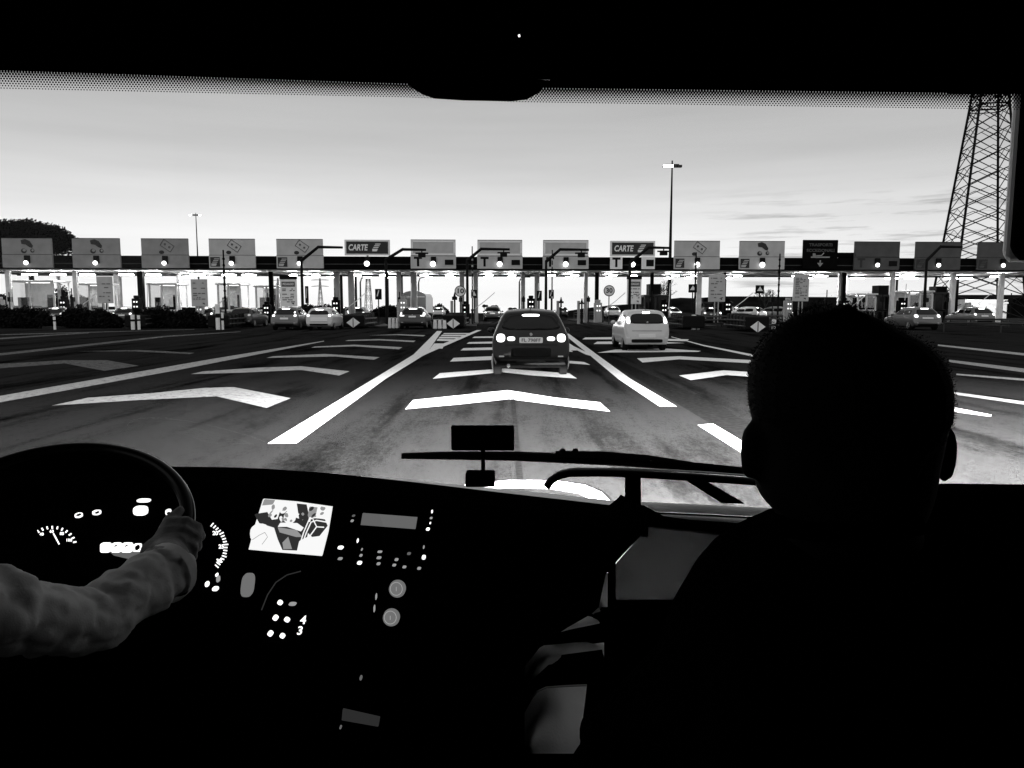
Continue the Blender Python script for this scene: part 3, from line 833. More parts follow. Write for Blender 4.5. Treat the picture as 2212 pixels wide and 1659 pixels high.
def lane_sign(u0, u1, kind, label, tone='sign', icon=None):
    uc = (u0 + u1) / 2
    xx0, xx1 = gl(u0, -.4), gl(u1, -.4)
    hw = (xx1 - xx0) / 2
    xc = (xx0 + xx1) / 2
    loc = Vector((xc * math.cos(GA) + .35 * math.sin(GA), GY + xc * math.sin(GA) - .35 * math.cos(GA), 0))
    t = empty('lane_sign', loc, GA, label, 'sign', 'lane signs along the canopy beam')
    zt, zm, zl = 7.34, 5.99, 4.86
    if kind == 'tall':
        b = MB(); b.box(-hw, 0, 4.92, hw, .2, 7.5); b.build('panel', M['fascia'], t)
        text_part('lettering', 'TRASPORTI', .36, M['sign_dim'], t, 0, -.006, 7.05, bold=.01, maxw=hw * 1.35)
        text_part('lettering', 'ECCEZIONALI', .36, M['sign_dim'], t, 0, -.006, 6.55, bold=.01, maxw=hw * 1.6)
        b = MB(); b.box(-hw * .55, -.02, 5.90, hw * .55, -.004, 6.02); b.prism([(-.45 * hw, 6.03), (-.25 * hw, 6.03), (-.3 * hw, 6.3), (-.45 * hw, 6.3)], -.02, -.004)
        b.tube([(-.25 * hw, -.02, 6.08), (0.05 * hw, -.02, 6.1), (.2 * hw, -.02, 6.35)], .05, 6); fix(b.build('truck_symbol', M['sign_mid'], t))
        b = MB(); b.prism([(-.28, 5.45), (0, 5.08), (.28, 5.45)], -.02, -.004); b.box(-.06, -.02, 5.42, .06, -.004, 5.68); fix(b.build('arrow', M['sign_mid'], t))
        return
    up = MB(); up.box(-hw, 0, zm, hw, .22, zt)
    if kind == 'carte':
        up.build('upper_panel', M['sign_rim'], t)
        b = MB(); b.box(-hw + .15, -.03, zm + .15, hw - .15, -.002, zt - .15); bevel(b.build('face', M['sign_dark'], t), .01)
        text_part('lettering', 'CARTE', .72, M['white'], t, -.42 * hw, -.036, (zm + zt) / 2 - .02, bold=.022, shear=.18, maxw=hw * .86)
        card_icon(t, hw * .18, zm + .28, .86, -.03, 'sign_rim', bg=False)
        if icon == 'T':
            b = MB(); b.box(-hw, -.02, zl, -hw + 1.1, .1, zm - .05); b.box(hw - 1.2, -.02, zl, hw, .1, zm - .05); b.build('small_plates', M['sign_rim'], t)
            text_part('lettering', 'T', 1.1, M['black'], t, -hw + .55, -.026, (zl + zm) / 2 - .02, bold=.05)
            b = MB(); b.box(hw - .78, -.04, zl + .25, hw - .1, -.022, zm - .3); b.build('dark_display', M['black'], t)
    else:
        up.build('upper_panel', M[tone], t)
        if kind == 'blank':
            b = MB(); tk = .16
            for (x0, z0, x1, z1) in ((-hw + .03, zm + .03, hw - .03, zm + .03 + tk), (-hw + .03, zt - .03 - tk, hw - .03, zt - .03), (-hw + .03, zm + .13, -hw + .03 + tk, zt - .13), (hw - .03 - tk, zm + .13, hw - .03, zt - .13)):
                b.box(x0, -.02, z0, x1, -.002, z1)
            b.build('pale_border', M['sign_rim' if tone == 'sign' else tone], t)
        b = MB(); b.box(-hw - .03, .03, zm - .035, hw + .03, .22, zm - .003); b.build('joint', M['steel'], t)
        b = MB(); b.box(-hw - .03, 0, zl, hw + .03, .2, zm - .04); b.build('lower_panel', M[tone], t)
        b = MB(); b.box(-hw, -.02, zt + .003, hw, .24, zt + .04); b.build('top_edge', M['black'], t)
        if icon in ('hand', 'cash'):
            cash_icon(t, .05 * hw, (zm + zt) / 2, 1.22, 0, icon == 'hand')
        if kind == 'T' or (kind == 'blank'):
            text_part('lettering', 'T', 1.1, M['black' if tone == 'sign' else 'sign_dark'], t, -hw + .62, -.006, (zl + zm) / 2, bold=.05)
            b = MB(); b.box(hw - .95, -.04, zl + .33, hw - .2, -.002, zm - .35); b.build('dark_display', M['black'], t)
        if kind == 'card':
            card_icon(t, -hw + .08, zl + .12, .82, 0, tone)
    sr = .18 if (u0 < 720 or u0 > 1800) else .23
    b = MB(); b.box(-.21, -.16, zl + .36, .25, -.002, zm - .10); bevel(b.build('signal_hood', M['black'], t), .04)
    b = MB(); b.disc((-.03, zl + .40), sr, sr, -.24, -.165); fix(b.build('signal_light', M['signal'], t))
SG = [(12, 118, 'plain', 'leftmost lane sign in front of the dark tree, hand and coins drawn on it', 'sign_mid', 'hand'),
      (163, 264, 'plain', 'grey lane sign with hand and coins, second from the left', 'sign_mid', 'hand'),
      (311, 411, 'plain', 'grey lane sign with a banknote symbol and a paler patch, third from the left', 'sign_mid', 'cash'),
      (456, 554, 'card', 'grey lane sign with banknotes and a small dark card icon, fourth from the left', 'sign', 'cash'),
      (601, 700, 'card', 'grey banknote lane sign crossed by a bent camera arm, left of the first CARTE sign', 'sign', 'cash'),
      (747, 844, 'carte', 'dark CARTE sign without plates below it, the left one of the two', 'sign', None),
      (889, 985, 'blank', 'empty pale lane sign with T, just right of the left CARTE sign', 'sign', None),
      (1032, 1128, 'blank', 'empty pale lane sign with T above the lane of the black car', 'sign', None),
      (1173, 1270, 'blank', 'empty pale lane sign with T, just left of the right CARTE sign', 'sign', None),
      (1317, 1413, 'carte', 'dark CARTE sign with a T plate below it, beside the tall light mast', 'sign', 'T'),
      (1455, 1552, 'card', 'grey lane sign with banknotes just right of the tall light mast', 'sign', 'cash'),
      (1595, 1691, 'card', 'grey lane sign with hand and notes, left of the tall dark sign', 'sign', 'hand'),
      (1731, 1805, 'tall', 'tall dark sign reading TRASPORTI ECCEZIONALI with a down arrow', 'sign', None),
      (1842, 1938, 'blank', 'dull dark grey lane sign with T, right of the tall dark sign', 'sign_dim', None),
      (1973, 2069, 'card', 'dull dark grey lane sign crossed by a camera arm, in front of the pylon', 'sign_dim', None),
      (2107, 2212, 'card', 'dull dark grey lane sign at the right edge, below the bus mirror', 'sign_dim', None)]
for s in SG:
    lane_sign(s[0], s[1], s[2], s[3], s[4], s[5])

# bent camera arms standing before the signs
AR = [(655, 690, 562, 692, 536, 744, None, 'across the banknote sign, ending bare in the sky'), (836, 690, 560, 872, 541, 922, 913, 'between the left CARTE sign and the empty sign'),
      (1010, 690, 562, 1040, 540, 1101, 1088, 'in front of the empty sign over the black car'), (1179, 700, 564, 1209, 541, 1270, 1254, 'in front of the empty sign left of the right CARTE'),
      (1359, 690, 566, 1398, 537, 1446, 1430, 'crossing the right CARTE sign'), (1994, 690, 562, 2022, 535, 2068, None, 'in front of the dull signs near the pylon')]
for (u, vb, vk, u2, v2, u3, uc, lb) in AR:
    Y = 60.0 + .05 * ((u - 1106) / FOC * 60)
    p0 = P(u, 700, Y); k = Y / FOC
    X = lambda uu: (uu - u) * k
    Z = lambda vv: EYE + (HOR - vv) * k
    t = empty('camera_arm', (p0.x, Y, 0), 0, 'bent black camera arm ' + lb, 'camera arm', 'bent camera arms at the lanes')
    b = MB(); b.tube([(0, 0, 0), (0, 0, Z(vk))], [.13, .10], 8); b.build('post', M['black'], t)
    b = MB(); b.tube([(0, 0, Z(vk) - .1), (X(u2), 0, Z(v2)), (X(u3), 0, Z(v2 + 1))], [.13, .12, .09], 8); b.build('arm', M['black'], t)
    if uc:
        b = MB(); b.box(X(uc) - .28, -.2, Z(v2) - .62, X(uc) + .28, .2, Z(v2) - .25); b.tube([(X(uc), 0, Z(v2)), (X(uc), 0, Z(v2) - .3)], .05, 6)
        b.box(X(uc) - .5, -.1, Z(v2) - .36, X(uc) + .5, .1, Z(v2) - .25)
        b.build('camera', M['black'], t)

# tall tariff boards, booths, small signs
def tariff(u0, v0, u1, v1, kind, label, off=-3.0):
    xa, xb = gl(u0, off), gl(u1, off); xc = (xa + xb) / 2; hw = (xb - xa) / 2
    Y = Q((u0 + u1) / 2, HOR, off).y; k = Y / FOC
    z1 = EYE + (HOR - v0) * k; z0 = EYE + (HOR - v1) * k
    t = empty('tariff_board', (Q((u0 + u1) / 2, HOR, off).x, Y, 0), GA, label, 'notice board', 'tall tariff boards on the islands')
    b = MB(); b.box(-hw, 0, z0, hw, .12, z1); bevel(b.build('panel', M['sign_rim' if kind else 'sign'], t), .03)
    if kind:
        b = MB(); b.box(-hw - .02, -.03, z1 + .003, hw + .02, .15, z1 + .28); b.build('hood', M['black'], t)
        b = MB(); b.box(-hw * .8, -.02, z1 - .62, hw * .8, -.003, z1 - .2); b.build('heading_band', M['greytext'], t)
        text_part('lettering', 'PEDAGGIO', .25, M['sign_rim'], t, 0, -.026, z1 - .41, bold=.005, maxw=hw * 1.3)
        n0 = z1 - .8
    else:
        n0 = z1 - .3
    b = MB(); rnd = random.Random(int(u0))
    zz = n0
    while zz > z0 + .35:
        x = -hw * .75
        while x < hw * .6:
            w = rnd.uniform(.08, .4)
            if rnd.random() < .6: b.box(x, -.015, zz - .05, min(x + w, hw * .75), -.003, zz + .02)
            x += w + .08
        zz -= rnd.choice((.13, .17, .3))
    b.build('small_print', M['greytext'], t)
    b = MB(); b.prism([(hw * .3, z0 + .3), (hw * .62, z0 + .15), (hw * .62, z0 + .3)], -.02, -.003); fix(b.build('arrow', M['black'], t))
    b = MB(); b.box(-.2, .03, .15, -.12, .1, z0 - .003); b.box(.12, .03, .15, .2, .1, z0 - .003); b.build('legs', M['concrete'], t)
tariff(606, 604, 642, 662, 1, 'tall board with a dark PEDAGGIO heading above the grey braking car')
tariff(414, 604, 449, 662, 0, 'tall plain grey notice board between the third and fourth lanes from the left')
tariff(211, 598, 245, 655, 0, 'tall grey notice board against the second booth from the left')
tariff(1354, 604, 1385, 657, 1, 'tall board with a dark PEDAGGIO heading right of the 30 sign')
tariff(1530, 594, 1566, 652, 0, 'tall pale notice board left of the bare tree')
tariff(1713, 594, 1746, 651, 0, 'tall pale notice board just above the passenger head')

def round_sign(u, v, r, txt, label, Y=58):
    k = Y / FOC
    p = P(u, v, Y)
    t = empty('speed_limit_sign', (p.x, Y, 0), 0, label, 'road sign')
    rr = r * k
    b = MB(); b.disc((0, p.z), rr, rr, 0, .04, 28); fix(b.build('rim', M['steel'], t))
    b = MB(); b.disc((0, p.z), rr * .84, rr * .84, -.02, -.003, 28); fix(b.build('face', M['sign_rim'], t))
    text_part('number', txt, rr * 1.15, M['black'], t, 0, -.026, p.z, bold=.015, maxw=rr * 1.15)
    b = MB(); b.tube([(0, .08, .15), (0, .08, p.z - rr * .3)], .04, 8); b.build('post', M['steel'], t)
round_sign(994, 629, 12, '10', 'round speed limit 10 sign at the island left of the black car')
round_sign(1316, 628, 12, '30', 'round speed limit 30 sign above the white hatchback')

def small_sign(u, v0, v1, w, label, tri=False, Y=63):
    k = Y / FOC
    p = P(u, v0, Y); z1 = p.z; z0 = P(u, v1, Y).z; hw = w * k / 2
    t = empty('lane_signal_board', (p.x, Y, 0), 0, label, 'sign', 'small upright boards on the islands')
    b = MB(); b.box(-hw, 0, z0, hw, .1, z1); bevel(b.build('panel', M['black'], t), .02)
    b = MB()
    if tri: b.prism([(-hw * .7, z0 + (z1 - z0) * .3), (hw * .7, z0 + (z1 - z0) * .3), (0, z0 + (z1 - z0) * .85)], -.02, -.003)
    else: b.prism([(-hw * .5, z0 + (z1 - z0) * .3), (-hw * .2, z0 + (z1 - z0) * .3), (hw * .3, z0 + (z1 - z0) * .85), (hw * .02, z0 + (z1 - z0) * .9)], -.02, -.003)
    fix(b.build('symbol', M['sign_rim'], t))
    b = MB(); b.tube([(0, .05, .15), (0, .05, z0 - .003)], .05, 8); b.build('post', M['black'], t)
small_sign(817, 624, 647, 14, 'black board with a slanting white figure, under the left CARTE lane')
small_sign(1024, 626, 644, 13, 'black board with a white triangle beside the speed limit 10 sign', True)
small_sign(1165, 628, 650, 11, 'narrow black board at the column right above the black car')
small_sign(1191, 626, 645, 11, 'narrow black board just right of the one above the black car')
small_sign(1497, 614, 632, 18, 'dark board with a dim triangle against the pale column', True)
small_sign(1642, 616, 634, 18, 'dark board with a dim triangle beside the bare tree', True)
small_sign(662, 618, 655, 7, 'narrow dark board behind the leftmost bent camera arm')

def lantern(u, v0, v1, label, Y=60):
    k = Y / FOC; p = P(u, v0, Y); z = p.z; z1 = P(u, v1, Y).z
    t = empty('beacon_post', (p.x, Y, 0), 0, label, 'beacon')
    b = MB(); b.box(-.2, -.2, z1, .2, .2, z - .25); b.tube([(0, 0, z - .26), (0, 0, z + .1)], [.12, .02], 8); b.build('lantern', M['black'], t)
    b = MB(); b.tube([(0, 0, .15), (0, 0, z1 - .003)], .07, 8); b.build('post', M['black'], t)
    b = MB(); b.box(-.35, .05, .15, -.14, .3, 2.0); b.build('meter_cabinet', M['concrete'], t)
lantern(982, 634, 648, 'black box beacon with a spike, left of the speed limit 10 sign')
lantern(1257, 647, 657, 'small black beacon in the gap left of the dark column')
lantern(1212, 644, 655, 'small black beacon behind the roof of the black car')

def booth(u0, u1, v0, label, lit=True, top=None, off=1.6, glow=True):
    xa, xb = gl(u0, off), gl(u1, off)
    hw = (xb - xa) / 2
    q = Q((u0 + u1) / 2, HOR, off)
    k = q.y / FOC
    z1 = EYE + (HOR - v0) * k
    t = empty('toll_booth', (q.x, q.y, 0), GA, label, 'toll booth', 'toll booths on the islands')
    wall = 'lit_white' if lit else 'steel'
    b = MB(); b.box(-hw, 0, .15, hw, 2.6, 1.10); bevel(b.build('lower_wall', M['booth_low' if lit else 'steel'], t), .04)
    b = MB(); b.box(-hw * .7, -.03, .2, -hw * .35, -.002, 1.0); b.box(hw * .05, -.03, .2, hw * .3, -.002, 1.05); b.box(hw * .6, -.03, .2, hw * .8, -.002, 1.0); b.build('wall_slots', M['fascia'], t)
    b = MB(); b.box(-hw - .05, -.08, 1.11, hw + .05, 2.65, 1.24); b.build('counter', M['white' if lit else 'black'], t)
    b = MB()
    for x in (-hw, -hw * .1, hw - .09):
        b.box(x, .0, 1.25, x + .15, .12, z1 - .17)
    for x in (-hw, hw - .09):
        b.box(x, 2.5, 1.25, x + .09, 2.59, z1 - .17)
    b.build('window_posts', M[wall], t)
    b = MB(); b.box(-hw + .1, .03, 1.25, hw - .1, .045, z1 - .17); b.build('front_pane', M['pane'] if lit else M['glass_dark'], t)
    b = MB(); b.box(-hw + .1, 2.45, 1.25, hw * .3, 2.49, z1 - .17); b.build('rear_wall', M[wall], t)
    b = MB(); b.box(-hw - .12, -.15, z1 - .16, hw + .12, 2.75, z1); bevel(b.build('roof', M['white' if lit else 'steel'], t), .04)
    if lit and glow:
        b = MB(); b.box(-hw * .5, 1.0, z1 - .22, hw * .5, 1.3, z1 - .165); b.build('ceiling_light', M['signal'], t)
    b = MB(); b.box(-hw * .85, .8, 1.25, -hw * .45, 1.2, 2.35); b.box(-hw * .3, .6, 1.25, hw * .15, 1.0, 1.6); b.box(hw * .35, 1.2, 1.25, hw * .6, 1.5, 2.6); b.box(hw * .3, .3, 1.25, hw * .8, .6, 1.5); b.build('equipment', M['fascia'], t)
    if top:
        a = gl(top[0], off) - gl((u0 + u1) / 2, off); c = gl(top[1], off) - gl((u0 + u1) / 2, off); zt = EYE + (HOR - top[2]) * k
        b = MB(); b.box(a, .2, z1 + .003, c, 1.4, zt); b.build('roof_box', M['black'], t)
booth(20, 118, 606, 'brightly lit toll booth at the left edge below the leftmost lane sign', top=None)
booth(165, 225, 612, 'brightly lit toll booth beside the second notice board from the left')
booth(322, 382, 612, 'brightly lit toll booth below the third lane sign from the left')
booth(470, 520, 612, 'brightly lit toll booth below the fourth lane sign from the left')
booth(552, 602, 617, 'pale booth behind the PEDAGGIO board and the grey car')
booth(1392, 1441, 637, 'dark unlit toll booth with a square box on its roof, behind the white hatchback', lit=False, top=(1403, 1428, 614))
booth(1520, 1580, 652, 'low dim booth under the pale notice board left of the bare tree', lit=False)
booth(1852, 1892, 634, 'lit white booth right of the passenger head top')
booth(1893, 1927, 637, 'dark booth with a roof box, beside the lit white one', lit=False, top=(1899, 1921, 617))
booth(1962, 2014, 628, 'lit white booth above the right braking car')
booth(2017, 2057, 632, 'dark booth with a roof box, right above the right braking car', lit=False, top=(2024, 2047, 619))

# islands between the lanes with rounded noses, cushions and reflectors
cent = [s[0] * .5 + s[1] * .5 for s in SG]
nose = {}
isl = 0
names = []
edges = [-10] + [(cent[i] + cent[i + 1]) / 2 for i in range(len(cent) - 1)] + [2240]
for i, u in enumerate(edges):
    p = Q(u, HOR, 0)
    t = MB()
    w = .85; y0 = -13.0; y1 = 16.0
    pts = [(-w, y1), (-w, y0 + w)] + [(-w * math.cos(a), y0 + w - w * math.sin(a)) for a in [k * math.pi / 8 for k in range(1, 8)]] + [(w, y0 + w), (w, y1)]
    n = len(pts)
    t.add([(x, y, 0) for x, y in pts] + [(x, y, .15) for x, y in pts], [tuple(range(n)), tuple(range(2 * n - 1, n - 1, -1))] + [(k, (k + 1) % n, (k + 1) % n + n, k + n) for k in range(n)])
    o = fix(t.build('kerb_island', M['dkconcrete'], None, (p.x, p.y, 0), GA))
    tag(o, kind='structure')
mach = ('leftmost', 'second from the left', 'third from the left', 'fourth from the left', 'fifth from the left', 'just left of the left CARTE lane', 'just right of the left CARTE lane', 'between the first two empty T signs',
        'left of the third empty T sign', 'just left of the right CARTE lane', 'just right of the right CARTE lane', 'right of the banknote lane beside the mast', 'left of the tall dark sign', 'right of the tall dark sign', 'beside the right braking car', 'below the pylon', 'at the right edge')
for i, u in enumerate(edges):
    rr_ = random.Random(i)
    off = -2.5
    q = Q(u + rr_.uniform(-6, 6), HOR, off)
    t = empty('toll_machine', (q.x, q.y, .15), GA, 'payment machine with small lights, ' + mach[i], 'payment machine', 'payment machines on the islands')
    hh = rr_.uniform(1.5, 2.1)
    b = MB(); b.box(-.32, 0, 0, .32, .6, hh); b.box(-.2, .1, hh + .003, .2, .5, hh + .25); bevel(b.build('cabinet', M['fascia' if i % 3 else 'concrete'], t), .05)
    b = MB()
    for px_ in (-.16, .06):
        for pz_ in (hh - .35, hh - .75): b.box(px_, -.02, pz_, px_ + .11, -.003, pz_ + .12)
    b.build('indicator_lights', M['ui'], t)
    b = MB(); b.tube([(.55, .9, 0), (.55, .9, 1.0)], .09, 8); b.box(.42, .8, 1.0, .68, 1.0, 1.15); b.build('barrier_post', M['steel'], t)
    b = MB(); b.tube([(.6, .85, 1.08), (1.7, .85, 1.9), (2.5, .85, 2.6)] if i % 2 else [(.6, .85, 1.08), (.7, .85, 3.4)], .035, 6); b.build('barrier_boom', M['sign_rim'], t)
    b = MB(); b.tube([(-.5, 2.5, 0), (-.5, 2.5, rr_.uniform(2.2, 3.2))], .05, 6); b.box(-.65, 2.45, 1.8, -.35, 2.7, 2.2); b.build('camera_pole', M['black'], t)
def cushion(u, v, label, diamond=True, Y=52.0, w=.75):
    p = P(u, v, Y)
    t = empty('crash_cushion', (p.x, Y, 0), 0, label, 'crash barrier', 'crash cushions at the island noses')
    b = MB()
    for k in range(6):
        b.box(-w * (1 - .02 * k), .1 + k * .75, .12, w * (1 - .02 * k), .75 + k * .75, .95 + .03 * k)
    bevel(b.build('cushion_body', M['black'], t), .08)
    b = MB()
    for z in (.35, .7):
        for sx in (-1, 1): b.tube([(sx * (w + .03), .1, z), (sx * (w + .03), 4.6, z)], .06, 6)
    b.build('side_rails', M['steel'], t)
    if diamond:
        b = MB(); b.prism([(-.47, p.z), (0, p.z - .35), (.47, p.z), (0, p.z + .35)], -.03, .02); fix(b.build('reflector_diamond', M['sign_rim'], t))
        b = MB(); b.box(-.025, -.045, p.z - .31, .025, -.033, p.z + .31); b.build('diamond_seam', M['black'], t)
cushion(763, 697, 'dark crash cushion with a pale diamond, left of the dark car with L-shaped lamps')
cushion(979, 699, 'dark crash cushion with a pale diamond at the tip of the gore stripes')
cushion(1637, 706, 'dark crash cushion with a pale diamond, beside the passenger head', Y=46)
cushion(1500, 700, 'dark crash cushion without a diamond, right of the white hatchback', False, Y=50)
cushion(290, 697, 'dark crash cushion on the far left, right of the hedges', False, Y=52)
cushion(470, 697, 'dark crash cushion left of the leftmost dark car', False, Y=52)

def marker(u, v0, v1, w, label, Y=50.5):
    k = Y / FOC; p = P(u, v0, Y); z0 = max(.02, P(u, v1, Y).z)
    b = MB(); b.tube([(0, 0, 0), (0, 0, p.z)], w * k / 2, 10)
    t = empty('marker_post', (p.x, Y, 0), 0, label, 'post', 'pale marker posts at the island noses')
    b.build('post', M['white'], t)
    b = MB(); b.tube([(0, 0, z0 + (p.z - z0) * .35), (0, 0, z0 + (p.z - z0) * .55)], w * k / 2 + .005, 10); b.build('dark_band', M['black'], t)
for (u, v0, v1, w, lb) in ((117, 684, 700, 5, 'short pale marker post in front of the hedges at the far left'), (286, 680, 702, 8, 'thick pale marker post at the cushion on the far left'), (299, 681, 700, 6, 'thin pale marker post right beside the thick far left one'),
                           (469, 657, 702, 9, 'tall pale marker post left of the leftmost dark car'), (480, 675, 702, 5, 'thin pale marker post right of the tall one'), (1499, 680, 706, 10, 'thick pale marker post right of the white hatchback'),
                           (1509, 694, 710, 6, 'short pale marker post right of the thick one'), (1672, 690, 712, 9, 'pale marker post hard against the passenger head'), (2108 - 1, 672, 700, 0.01, None)):
    if lb: marker(u, v0, v1, w, lb)

def barrier(u0, u1, v0, v1, label, Y):
    k = Y / FOC; p = P((u0 + u1) / 2, v0, Y); hw = (u1 - u0) / 2 * k
    t = empty('road_barrier', (p.x, Y, 0), 0, label, 'barrier')
    b = MB(); n = 3
    for i in range(n):
        a = -hw + 2 * hw * i / n
        b.prism([(a + .02, .0), (a + 2 * hw / n - .02, 0), (a + 2 * hw / n - .06, p.z), (a + .06, p.z)], 0, .45)
    bevel(fix(b.build('blocks', M['white'], t)), .05)
    b = MB(); b.box(-hw * .9, .1, p.z + .003, hw * .9, .3, p.z + .06); b.build('top_rail', M['sign'], t)
barrier(934, 965, 692, 712, 'low white plastic barrier left of the gore tip diamond', 52)
barrier(837, 861, 688, 710, 'low white plastic barrier left of the dark car with L-shaped lamps', 53)

def rail(pts, label):
    p0 = Vector(pts[0])
    t = empty('guard_rail', (p0.x, p0.y, 0), 0, label, 'guard rail')
    rel = [Vector((p[0] - p0.x, p[1] - p0.y, 0)) for p in pts]
    for z in (.55, .8):
        b = MB(); b.tube([(q.x, q.y, z) for q in rel], .07, 6); b.build('rail', M['steel'], t)
    b = MB()
    for i in range(len(rel) - 1):
        L = (rel[i + 1] - rel[i]).length; n = max(1, int(L / 3))
        for k in range(n + 1):
            q = rel[i].lerp(rel[i + 1], k / n); b.tube([(q.x, q.y + .08, 0), (q.x, q.y + .08, .85)], .05, 6)
    b.build('posts', M['steel'], t)
rail([G(1440, 712), G(1560, 706), G(1690, 704)], 'low steel guard rail between the white hatchback and the right diamond')
rail([G(2040, 716), G(2300, 722)], 'low steel guard rail at the right edge below the gravel heap')
rail([G(1240, 690), G(1330, 687)], 'short steel guard rail in the gap right of the black car')

# ------------------------------------------------------------------ masts and pylons
def mast(u, v, Y, wtop, label, wide, lit):
    k = Y / FOC; p = P(u, v, Y); z0 = gz(Y)
    t = empty('light_mast', (p.x, Y, z0), 0, label, 'light mast')
    h = p.z - z0
    b = MB(); b.tube([(0, 0, 0), (0, 0, h * .5), (0, 0, h)], [wtop * 3, wtop * 2, wtop], 8); b.build('pole', M['black'], t)
    b = MB(); b.box(-wide, -.1, h, wide, .1, h + .12); b.tube([(0, 0, h), (0, 0, h + .5)], .08, 6); b.build('crossbar', M['black'], t)
    n = 4
    for i in range(n):
        x = -wide + 2 * wide * i / (n - 1)
        b = MB(); b.box(x - .28, -.35, h - .25, x + .28, .1, h - .01); f = b.build('floodlight', M['steel'], t)
        if i in lit:
            b = MB(); b.box(x - .26, -.42, h - .26, x + .26, -.36, h - .02); b.build('lens', M['flood'], f)
mast(1452, 357, 84, .08, 'tall floodlight mast rising behind the canopy beside the right CARTE sign', .75, (0, 1))
mast(423, 464, 200, .10, 'distant floodlight mast over the left lane signs', 1.3, (0, 3))

def pylon(u, Y, phi, R0, z1, R1, z2, R2, label, bar=.09, m='black', arms=True, n=9):
    p = P(u, 600, Y); z0 = gz(Y)
    t = empty('power_pylon', (p.x, Y, z0), 0, label, 'pylon')
    def leg(k, z):
        if z <= z1: r = R0 + (R1 - R0) * z / z1
        else: r = R1 + (R2 - R1) * (z - z1) / (z2 - z1)
        a = phi + k * math.pi / 2
        return Vector((r * math.cos(a), r * math.sin(a), z))
    for k in range(4):
        b = MB(); b.tube([leg(k, 0), leg(k, z1), leg(k, z2)], bar * 1.5, 5); b.build('leg', M[m], t)
    b = MB()
    zs = []; z = 0; step = z1 / n
    while z < z2 - .1:
        zs.append(z); z += step * (1 - .35 * z / z2)
    zs.append(z2)
    for j in range(len(zs) - 1):
        for k in range(4):
            a, c = leg(k, zs[j]), leg(k + 1, zs[j + 1]); b.tube([a, c], bar * .6, 4)
            a, c = leg(k + 1, zs[j]), leg(k, zs[j + 1]); b.tube([a, c], bar * .6, 4)
            mid = (zs[j] + zs[j + 1]) / 2
            if bar > .05: b.tube([leg(k, mid), (leg(k, zs[j + 1]) + leg(k + 1, zs[j + 1])) / 2], bar * .4, 4); b.tube([leg(k + 1, mid), (leg(k, zs[j + 1]) + leg(k + 1, zs[j + 1])) / 2], bar * .4, 4)
    for k in range(4):
        b.tube([leg(k, z1), leg(k + 1, z1)], bar, 4); b.tube([leg(k, z1 - .4), leg(k + 1, z1 - .4)], bar * .6, 4)
    b.build('lattice_bracing', M[m], t)
    if arms:
        b = MB()
        for z in (z1 + 1.5, z1 + 5):
            b.tube([(-5, 0, z), (0, 0, z + .6), (5, 0, z)], bar, 4); b.tube([(-5, 0, z), (5, 0, z)], bar, 4)
        b.build('cross_arms', M[m], t)
pylon(2112, 92, R(180 - 24.6 - 32.3), 5.7, 25.4, 2.25, 36, 1.1, 'huge black lattice power pylon rising at the right edge of the windscreen', bar=.10, n=9)
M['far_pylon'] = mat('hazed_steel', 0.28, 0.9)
for (u, Y, h, lb) in ((691, 420, 20, 'faint distant pylon between the leftmost pale columns'), (795, 330, 26, 'faint distant pylon left of the black board with a slanting figure'), (600, 460, 22, 'faint distant pylon beside the dark column left of the grey car')):
    pylon(u, Y, R(40), 2.2, h * .7, .8, h, .3, lb, bar=.1, m='far_pylon', n=4)

# ------------------------------------------------------------------ trees, hedges, hill, buildings
def leaves(b, c, rx, ry, rz, n, s, rnd, flat=0.0, shell=.55):
    for _ in range(n):
        while True:
            d = Vector((rnd.uniform(-1, 1), rnd.uniform(-1, 1), rnd.uniform(-1 + flat, 1)))
            if .02 < d.length <= 1: break
        r = d.length
        d = d * ((shell + (1 - shell) * rnd.random()) / r) if rnd.random() < .7 else d
        q = Vector((c[0] + d.x * rx, c[1] + d.y * ry, c[2] + d.z * rz))
        a = Vector((rnd.gauss(0, 1), rnd.gauss(0, 1), rnd.gauss(0, 1))).normalized(); e = a.orthogonal().normalized(); g_ = a.cross(e)
        ss = s * rnd.uniform(.6, 1.4)
        k = len(b.v)
        b.v += [tuple(q + e * ss), tuple(q + g_ * ss * .6), tuple(q - e * ss), tuple(q - g_ * ss * .6)]
        b.f.append((k, k + 1, k + 2, k + 3))
def stone_pine(u, v, Y, rw, rh, label, n, s, seed, group=None):
    p = P(u, v, Y); z0 = gz(Y)
    rnd = random.Random(seed)
    t = empty('stone_pine', (p.x, Y, z0), 0, label, 'tree', group)
    zc = p.z - z0
    b = MB()
    for i in range(max(5, n // 700)):
        a = rnd.uniform(0, 6.28); r = rw * math.sqrt(rnd.random()) * .72
        zz = zc + rh * (.35 - .55 * (r / rw) ** 2) + rnd.uniform(-.1, .1) * rh
        leaves(b, (r * math.cos(a), r * math.sin(a), zz), rw * .34, rw * .34, rh * .42, n // max(5, n // 700), s, rnd)
    b.build('crown', M['leaf'], t)
    b = MB(); b.tube([(0, 0, 0), (.1, 0, zc * .5), (0, 0, zc * .8)], [rw * .07, rw * .05, rw * .04], 8)
    for k in range(7):
        a = k * .9; b.tube([(0, 0, zc * .75), (math.cos(a) * rw * .3, math.sin(a) * rw * .3, zc - rh * .15), (math.cos(a) * rw * .6, math.sin(a) * rw * .6, zc + rh * .05)], [rw * .03, rw * .02, rw * .01], 5)
    b.build('trunk', M['bark'], t)
stone_pine(62, 532, 96, 6.2, 4.2, 'big dark umbrella pine behind the leftmost lane sign', 42000, .17, 3)
stone_pine(1046, 662, 300, 1.9, 1.1, 'small umbrella pine, left one of three beyond the gate', 1500, .18, 4, 'umbrella pines beyond the gate')
